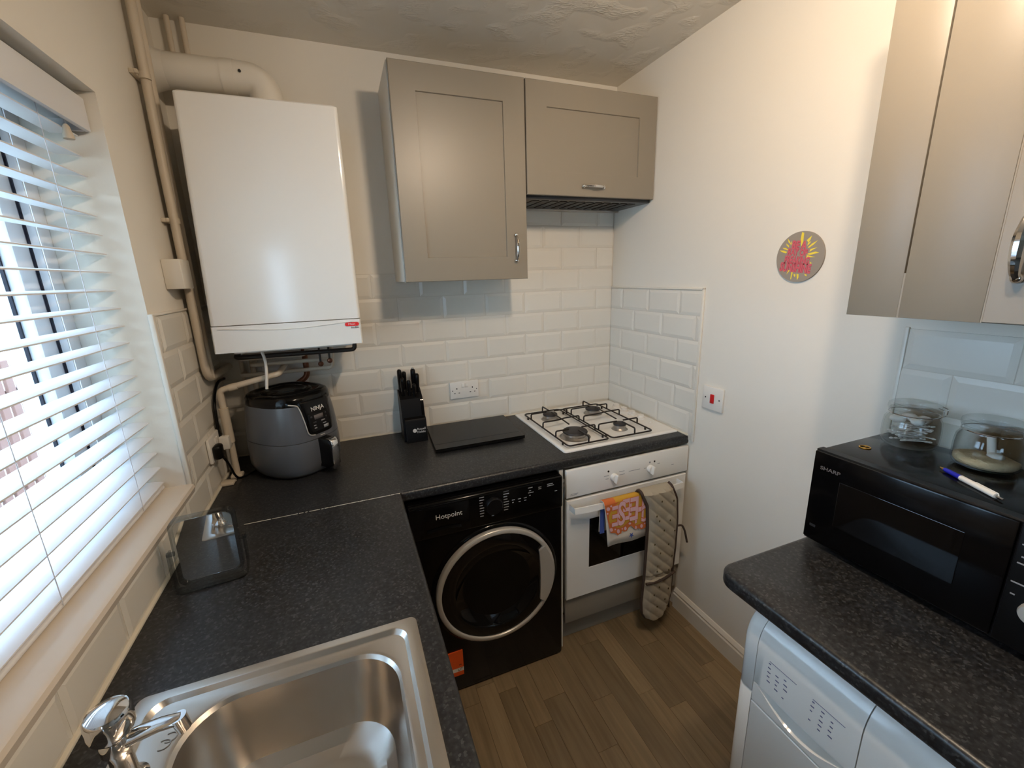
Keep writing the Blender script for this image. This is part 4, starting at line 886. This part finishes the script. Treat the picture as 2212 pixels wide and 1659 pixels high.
MB().tube([L(.36), L(.37), L(.88), L(.90)], .005, 14, rr=[.0050, .0056, .0056, .0050]).done('barrel', M_wplastic, pn, smooth=50)
MB().cyl(L(.90), L(1.0), .0026, .0022, 12).done('clicker', M_chrome, pn)
m_ = MB(); s_off = Vector((0, 0, .0062)); m_.tube([L(.60) + s_off, L(.92) + s_off, L(.94)], .0011, 6); m_.done('clip', M_wplastic, pn)

# ------------------------------------------------------------------ round wall sign
ds = thing('wall_sign', 'round grey wall sign with yellow rays and pink lettering', 'sign', (W, -1.0045, 1.6045))
DY, DZ, DR = -1.0045, 1.6045, .0755
wf2 = lambda d: (lambda u, v, q: (W - d - q, DY - u, DZ + v))
MB().prism([(DR * math.cos(2 * math.pi * k / 64), DR * math.sin(2 * math.pi * k / 64)) for k in range(64)], wf2(.0005), 0, .005).done('disc', M_discgrey, ds, smooth=30)
def px(cx_, cy_): return ((cx_ - 1020) / 595 * DR * 1.0, -(cy_ - 830) / 605 * DR - (cx_ - 1020) / 595 * DR * .20)
def ray(pts): MB().prism([px(*p) for p in pts], wf2(.0055), 0, .0004).done('ray', M_yellow, ds, smooth=0)
for r_ in ([(1010, 250), (1065, 260), (1070, 470), (1035, 590), (1000, 420)], [(1265, 300), (1240, 400), (1200, 470), (1150, 420)], [(1260, 430), (1240, 480), (1180, 545), (1190, 480)], [(1415, 390), (1330, 500), (1230, 590), (1200, 580), (1290, 480)], [(1430, 545), (1340, 610), (1250, 680), (1270, 610)], [(1485, 660), (1380, 705), (1280, 745), (1200, 740), (1250, 705), (1400, 650)], [(1410, 775), (1280, 800), (1200, 830), (1200, 760)], [(1290, 900), (1355, 925), (1310, 945)], [(670, 445), (730, 500), (790, 590), (690, 520)], [(775, 480), (800, 560), (770, 540)], [(640, 560), (720, 600), (725, 650), (660, 610)], [(555, 680), (640, 670), (715, 700), (700, 720), (600, 705)], [(485, 750), (600, 740), (690, 760), (660, 800), (540, 780)], [(710, 1190), (680, 1230), (635, 1265), (660, 1215)], [(780, 1185), (820, 1195), (740, 1305)], [(865, 1215), (905, 1225), (880, 1400), (860, 1395)], [(930, 1250), (985, 1260), (975, 1330), (940, 1300)], [(1005, 1235), (1060, 1240), (1065, 1320), (1035, 1390)], [(1200, 1210), (1250, 1205), (1270, 1250), (1220, 1240)]): ray(r_)
def sign_line(s_, u, v, w, h):
    for bold, d, mm, nm in ((.0035, .0054, M_pinkd, 'letter_outline'), (.0012, .0060, M_pink, 'lettering')):
        o_ = text(s_, .05, Matrix.Identity(4), nm, mm, None, bold=bold); me = o_.data
        xs = [q.co.x for q in me.vertices]; zs_ = [q.co.y for q in me.vertices]; e_ = .002 if bold > .004 else 0
        me.transform(face_mx(W - d, DY - u, DZ + v) @ Matrix.Rotation(-.10, 4, 'Z') @ Matrix.Diagonal(((w + e_) / (max(xs) - min(xs)), (h + e_) / (max(zs_) - min(zs_)), 1, 1)) @ Matrix.Translation((-(max(xs) + min(xs)) / 2, -(max(zs_) + min(zs_)) / 2, 0)))
        o_.parent = ds; me.transform(Matrix.Translation(-ORG[ds.name]))
def sl(s_, c_, w, h): u, v = px(*c_); sign_line(s_, u, v, w, h)
sl('BE A', (990, 555), .048, .026); sl('RAY OF', (960, 730), .064, .022); sl('FREAKING', (965, 920), .080, .025); sl('SUNSHINE', (945, 1100), .101, .029)

# ------------------------------------------------------------------ air fryer
af = thing('air_fryer', 'grey and black air fryer with chrome drawer handle in the corner', 'air fryer', (.252, -.212, H + .0005), rotz=math.radians(-90 + 44))
# own axes: +x is the fryer's front
def sup(hx_, hy_, z, n_=2.6, N=48, cx_=0.0):
    out = []
    for k in range(N):
        a = 2 * math.pi * k / N; c, s_ = math.cos(a), math.sin(a)
        out.append((cx_ + hx_ * math.copysign(abs(c) ** (2 / n_), c), hy_ * math.copysign(abs(s_) ** (2 / n_), s_), z))
    return out
FH = .318
secs = [(.128, .118, .004), (.140, .128, .016), (.1535, .139, .045), (.1545, .140, .11), (.1500, .137, .18), (.1440, .132, .235), (.1370, .126, .272)]
zg = .140; ag, bg_ = .15257, .13871      # shell half sizes at the drawer joint, cut as a real groove
m_ = MB(); m_.loft([sup(a, b2, z) for a, b2, z in secs[:4]] + [sup(ag, bg_, zg - .001), sup(ag - .006, bg_ - .006, zg - .001), sup(ag - .006, bg_ - .006, zg + .001), sup(ag, bg_, zg + .001)] + [sup(a, b2, z) for a, b2, z in secs[4:]]); m_.done('body', M_grey, af, smooth=60)
m_ = MB(); m_.loft([sup(.1372, .1262, .271), sup(.1375, .1265, .276), sup(.136, .125, .292), sup(.130, .119, .303), sup(.118, .108, .309), sup(.106, .098, .309), sup(.102, .094, .304), sup(.085, .078, .303), sup(.080, .074, .309), sup(.060, .055, .311), sup(.055, .050, .306), sup(.02, .02, .306)]); m_.done('top_cap', M_black, af, smooth=50)
def fpt(y, z, off=0.0):         # point on the front shell
    for (a0, b0, z0), (a1, b1, z1) in zip(secs[:-1], secs[1:]):
        if z0 <= z <= z1:
            t = (z - z0) / (z1 - z0); a, b2 = a0 + (a1 - a0) * t, b0 + (b1 - b0) * t; break
    else: a, b2 = (secs[-1][0] - (z - .272) * .2, secs[-1][1])
    q = min(.999, abs(y) / b2); return Vector((a * (1 - q ** 2.6) ** (1 / 2.6) + off, y, z))
def fpatch(name, par, poly_rows, off, m, th=.003):
    mb = MB(); mb.loft([[fpt(y, z, off) for y in ys2] for z, ys2 in poly_rows], False, False, closed=False); o_ = mb.done(name, m, par, smooth=60, fix=False)
    s_ = o_.modifiers.new('thick', 'SOLIDIFY'); s_.thickness = th; s_.offset = 0; return o_
def row(z, a, b2, n_=12): return (z, [a + (b2 - a) * i / n_ for i in range(n_ + 1)])
cpn = fpatch('control_panel', af, [row(z, -w, w) for z, w in ((.158, .034), (.160, .046), (.166, .052), (.20, .056), (.25, .060), (.276, .064), (.284, .062))], .0022, M_black)
m_ = MB(); edge_ = [fpt(-.030, .1572, .003), fpt(-.047, .1605, .003), fpt(-.054, .170, .003), fpt(-.0575, .21, .003), fpt(-.0615, .25, .003), fpt(-.066, .273, .003), fpt(-.09, .281, .003)]
m_.tube(fil(edge_, .006, 3), .0022, 8); m_.done('panel_trim', M_silver, cpn, smooth=60)
fpatch('key_field', cpn, [row(z, -w, w) for z, w in ((.166, .038), (.169, .043), (.232, .045), (.235, .041))], .0050, M_blacks, .001)
fpatch('display', cpn, [row(.212, -.022, .016), row(.228, -.022, .016)], .0062, M_lcd, .001)
for (y, z, w, h_) in ((-.030, .200, .012, .005), (.004, .200, .016, .004), (-.030, .190, .009, .003), (-.030, .180, .010, .004), (.008, .189, .015, .003), (.026, .221, .006, .006), (.026, .208, .006, .006), (-.036, .221, .006, .006)):
    fpatch('button', cpn, [row(z, y, y + w, 2), row(z + h_, y, y + w, 2)], .0062, M_mark if h_ < .0045 else M_dgrey, .0008)
fpatch('power_button', cpn, [row(.1725, .010, .032, 3), row(.1835, .010, .032, 3)], .0064, M_mark, .001)
pF = fpt(0, .250, .0052); ang = math.atan2(fpt(0, .235).x - fpt(0, .265).x, .03)
Mt = Matrix.Translation(pF) @ Matrix(((0, 0, 1, 0), (1, 0, 0, 0), (0, 1, 0, 0), (0, 0, 0, 1))) @ Matrix.Rotation(-ang, 4, 'X')
text('NINJA', .0205, Mt, 'brand_lettering', M_letter, cpn, bold=.0002)
hd_ = MB(); hd_.loft([[(x, y, z) for x, y in rrect(.1500 + d / 2, 0, d / 2 + .012, w, .008, 4)] for z, d, w in ((.030, .030, .019), (.040, .046, .021), (.118, .050, .021), (.134, .046, .021), (.139, .034, .019))]); hdl = hd_.done('handle', M_blacks, af, smooth=50)
hc_ = MB(); rg_ = []
for z, x_, w in ((.022, .198, .012), (.026, .2035, .0155), (.060, .2085, .0165), (.110, .2110, .0165), (.132, .2085, .0160), (.1395, .2000, .0155), (.1405, .182, .015)):
    rg_.append([(x_ + .004 * math.cos(math.pi * (k / 8 - .5)), w * math.sin(math.pi * (k / 8 - .5)), z) for k in range(9)])
hc_.loft(rg_, False, False, closed=False); hcc = hc_.done('handle_cover', M_chrome, hdl, smooth=60, fix=False); s_ = hcc.modifiers.new('thick', 'SOLIDIFY'); s_.thickness = .004; s_.offset = -1
fpatch('light_bar', af, [row(.1475, -.008, .012, 3), row(.1500, -.008, .012, 3)], .0012, M_letter, .001)
for a in (45, 135, 225, 315): MB().cyl((.09 * math.cos(math.radians(a)), .08 * math.sin(math.radians(a)), 0), (.09 * math.cos(math.radians(a)), .08 * math.sin(math.radians(a)), .006), .012, n=12).done('foot', M_blacks, af)

# ------------------------------------------------------------------ knife block with knives
kb = thing('knife_block', 'black wedge-shaped knife block standing against the tiled wall', 'knife block', (.714, -.105, H))
def kbp(y, z): return y, z
KX0, KX1 = .6665, .7640
side = [(-.150, H + .0005), (-.050, H + .0005), (-.028, 1.092), (-.062, 1.100), (-.118, 1.066), (-.140, .985)]
m_ = MB(); m_.loft([[(x, y, z) for y, z in side] for x in (KX0, KX1)]); m_.done('block', M_blacks, kb, smooth=20)
side2 = [(-.170, H + .0005), (-.148, H + .0005), (-.136, .990), (-.158, .984), (-.163, .972)]
m_ = MB(); m_.loft([[(x, y, z) for y, z in side2] for x in (KX0 + .008, KX1 + .001)]); m_.done('front_pocket', M_blacks, kb, smooth=20)
MB().loft([[(x, y, z) for y, z in ((-.1385, .990), (-.126, 1.055), (-.121, 1.062), (-.129, .988))] for x in (KX1 - .012, KX1 + .001)]).done('front_fin', M_black, kb)
al = math.atan2(.007, .088)
text('Russell\nHobbs', .0135, face_my(.7215, -.1688, .9335) @ Matrix.Rotation(-.07, 4, 'X'), 'brand_lettering', M_letter, kb, align='LEFT')
MB().lathe([(.0085, 0), (.0085, .0006), (0, .0006)], mtx=face_my(.7115, -.1680, .9345) @ Matrix.Rotation(-.07, 4, 'X'), n=20).done('brand_mark', M_letter, kb)
def knife(label, x, y, z, ln, lean=.22, steel=False, w=.0140):
    o = thing('kitchen_knife' if not steel else 'sharpening_steel', label, 'knife' if not steel else 'sharpening steel', (x, y, z), rotz=0.0, group=None if steel else 'knives in the block')
    o.rotation_euler = (lean, 0, 0)
    rg_ = []
    for t, a in ((0, .75), (.06, .95), (.3, .88), (.55, 1.0), (.8, 1.02), (.92, .98), (.98, .7), (1.0, .25)):
        rg_.append([(w * .72 * a * c_[0] , w * 1.15 * a * c_[1] - (.004 * (t - .5) ** 2), ln * t) for c_ in [(math.cos(2 * math.pi * k / 14), math.sin(2 * math.pi * k / 14)) for k in range(14)]])
    hn = MB().loft(rg_).done('handle', M_blacks, o, smooth=50)
    MB().cyl((0, 0, -.020), (0, 0, .004), w * .42, n=10).done('blade', M_steel, o)
    if steel: MB().sph((0, 0, ln + .002), .0052, 12).done('end_cap', M_chrome, o)
    else:
        for t in (.28, .55): MB().cyl((-w * .70, -.001, ln * t), (w * .70, -.001, ln * t), .0016, n=8).done('rivet', M_silver, hn)
    return o
knife('tallest black knife handle at the left of the knife block', .6795, -.060, 1.088, .105, .10)
knife('black knife handle behind the tall knife in the knife block', .7010, -.044, 1.092, .085, .05)
knife('black sharpening steel with a shiny ball end in the knife block', .7395, -.052, 1.090, .098, .08, True, .0150)
knife('thick black knife handle in front of the sharpening steel', .7515, -.072, 1.080, .090, .12)
knife('short black knife handle at the front left of the knife block', .6855, -.088, 1.076, .085, .14, w=.0120)
knife('short black knife handle in the middle of the knife block', .7120, -.090, 1.075, .072, .14, w=.0120)
knife('shortest black knife handle at the front of the knife block', .7330, -.098, 1.070, .060, .16, w=.0115)

# ------------------------------------------------------------------ black board and vanity mirror
cb_ = thing('chopping_board', 'glossy black glass chopping board beside the hob', 'chopping board', (.96, -.19, H))
m_ = MB(); cor = [(.7655, -.340), (1.1555, -.343), (1.1680, -.040), (.7850, -.036)]
m_.loft([[(x, y, z) for x, y in cor] for z in (H + .006, H + .0195)]); m_.done('board', M_board, cb_, smooth=20)
MB().loft([[(x, y, z) for x, y in ((.770, -.285), (1.150, -.288), (1.1505, -.2855), (.7705, -.2825))] for z in (H + .019, H + .0199)]).done('groove_line', M_blacks, cb_)
for x, y in ((.79, -.31), (1.13, -.31), (1.14, -.06), (.80, -.06)): MB().cyl((x, y, H), (x, y, H + .007), .010, n=12).done('rubber_foot', M_blacks, cb_)

mi = thing('vanity_mirror', 'small square tilting mirror in a clear plastic stand on the worktop', 'mirror', (.118, -.868, H + .0003), rotz=math.radians(6))
mt = Matrix.Translation((0, .012, .092)) @ Matrix.Rotation(math.radians(-4.2), 4, 'X')
fm = lambda u, v, d: tuple(mt @ Vector((u, -d, v)))
def rring(hx_, hy_, r): return rrect(0, 0, hx_, hy_, r, 7)
m_ = MB(); m_.loft([[fm(u, v, d) for u, v in rring(a, b2, r)] for a, b2, r, d in ((.0655, .0835, .020, -.008), (.0655, .0835, .020, .008), (.0635, .0815, .019, .010), (.0580, .0760, .016, .010), (.0570, .0750, .016, .0045))], True, False); m_.done('frame', M_acryl, mi, smooth=40)
m_ = MB(); m_.loft([[fm(u, v, d) for u, v in rring(.0572, .0752, .016)] for d in (.001, .0042)]); m_.done('mirror_glass', M_mirror, mi, smooth=30)
for sg in (-1, 1): MB().cyl((sg * .064, .012, .092), (sg * .079, .012, .092), .0055, n=14).done('pivot', M_acryl, mi)
pts = fil([(-.0745, .012, .098), (-.0745, .006, .03), (-.0700, -.010, .004), (.0700, -.010, .004), (.0745, .006, .03), (.0745, .012, .098)], .030, 6)
m_ = MB()
rgs = []
for i, p_ in enumerate(pts):
    t_ = (pts[min(i + 1, len(pts) - 1)] - pts[max(i - 1, 0)]).normalized(); nrm = Vector((0, 1, 0)); sd = t_.cross(nrm).normalized(); nn = sd.cross(t_)
    rgs.append([p_ + sd * a + nn * b2 for a, b2 in ((-.002, -.013), (.002, -.013), (.002, .013), (-.002, .013))])
m_.loft(rgs); m_.done('stand', M_acryl, mi, smooth=40)
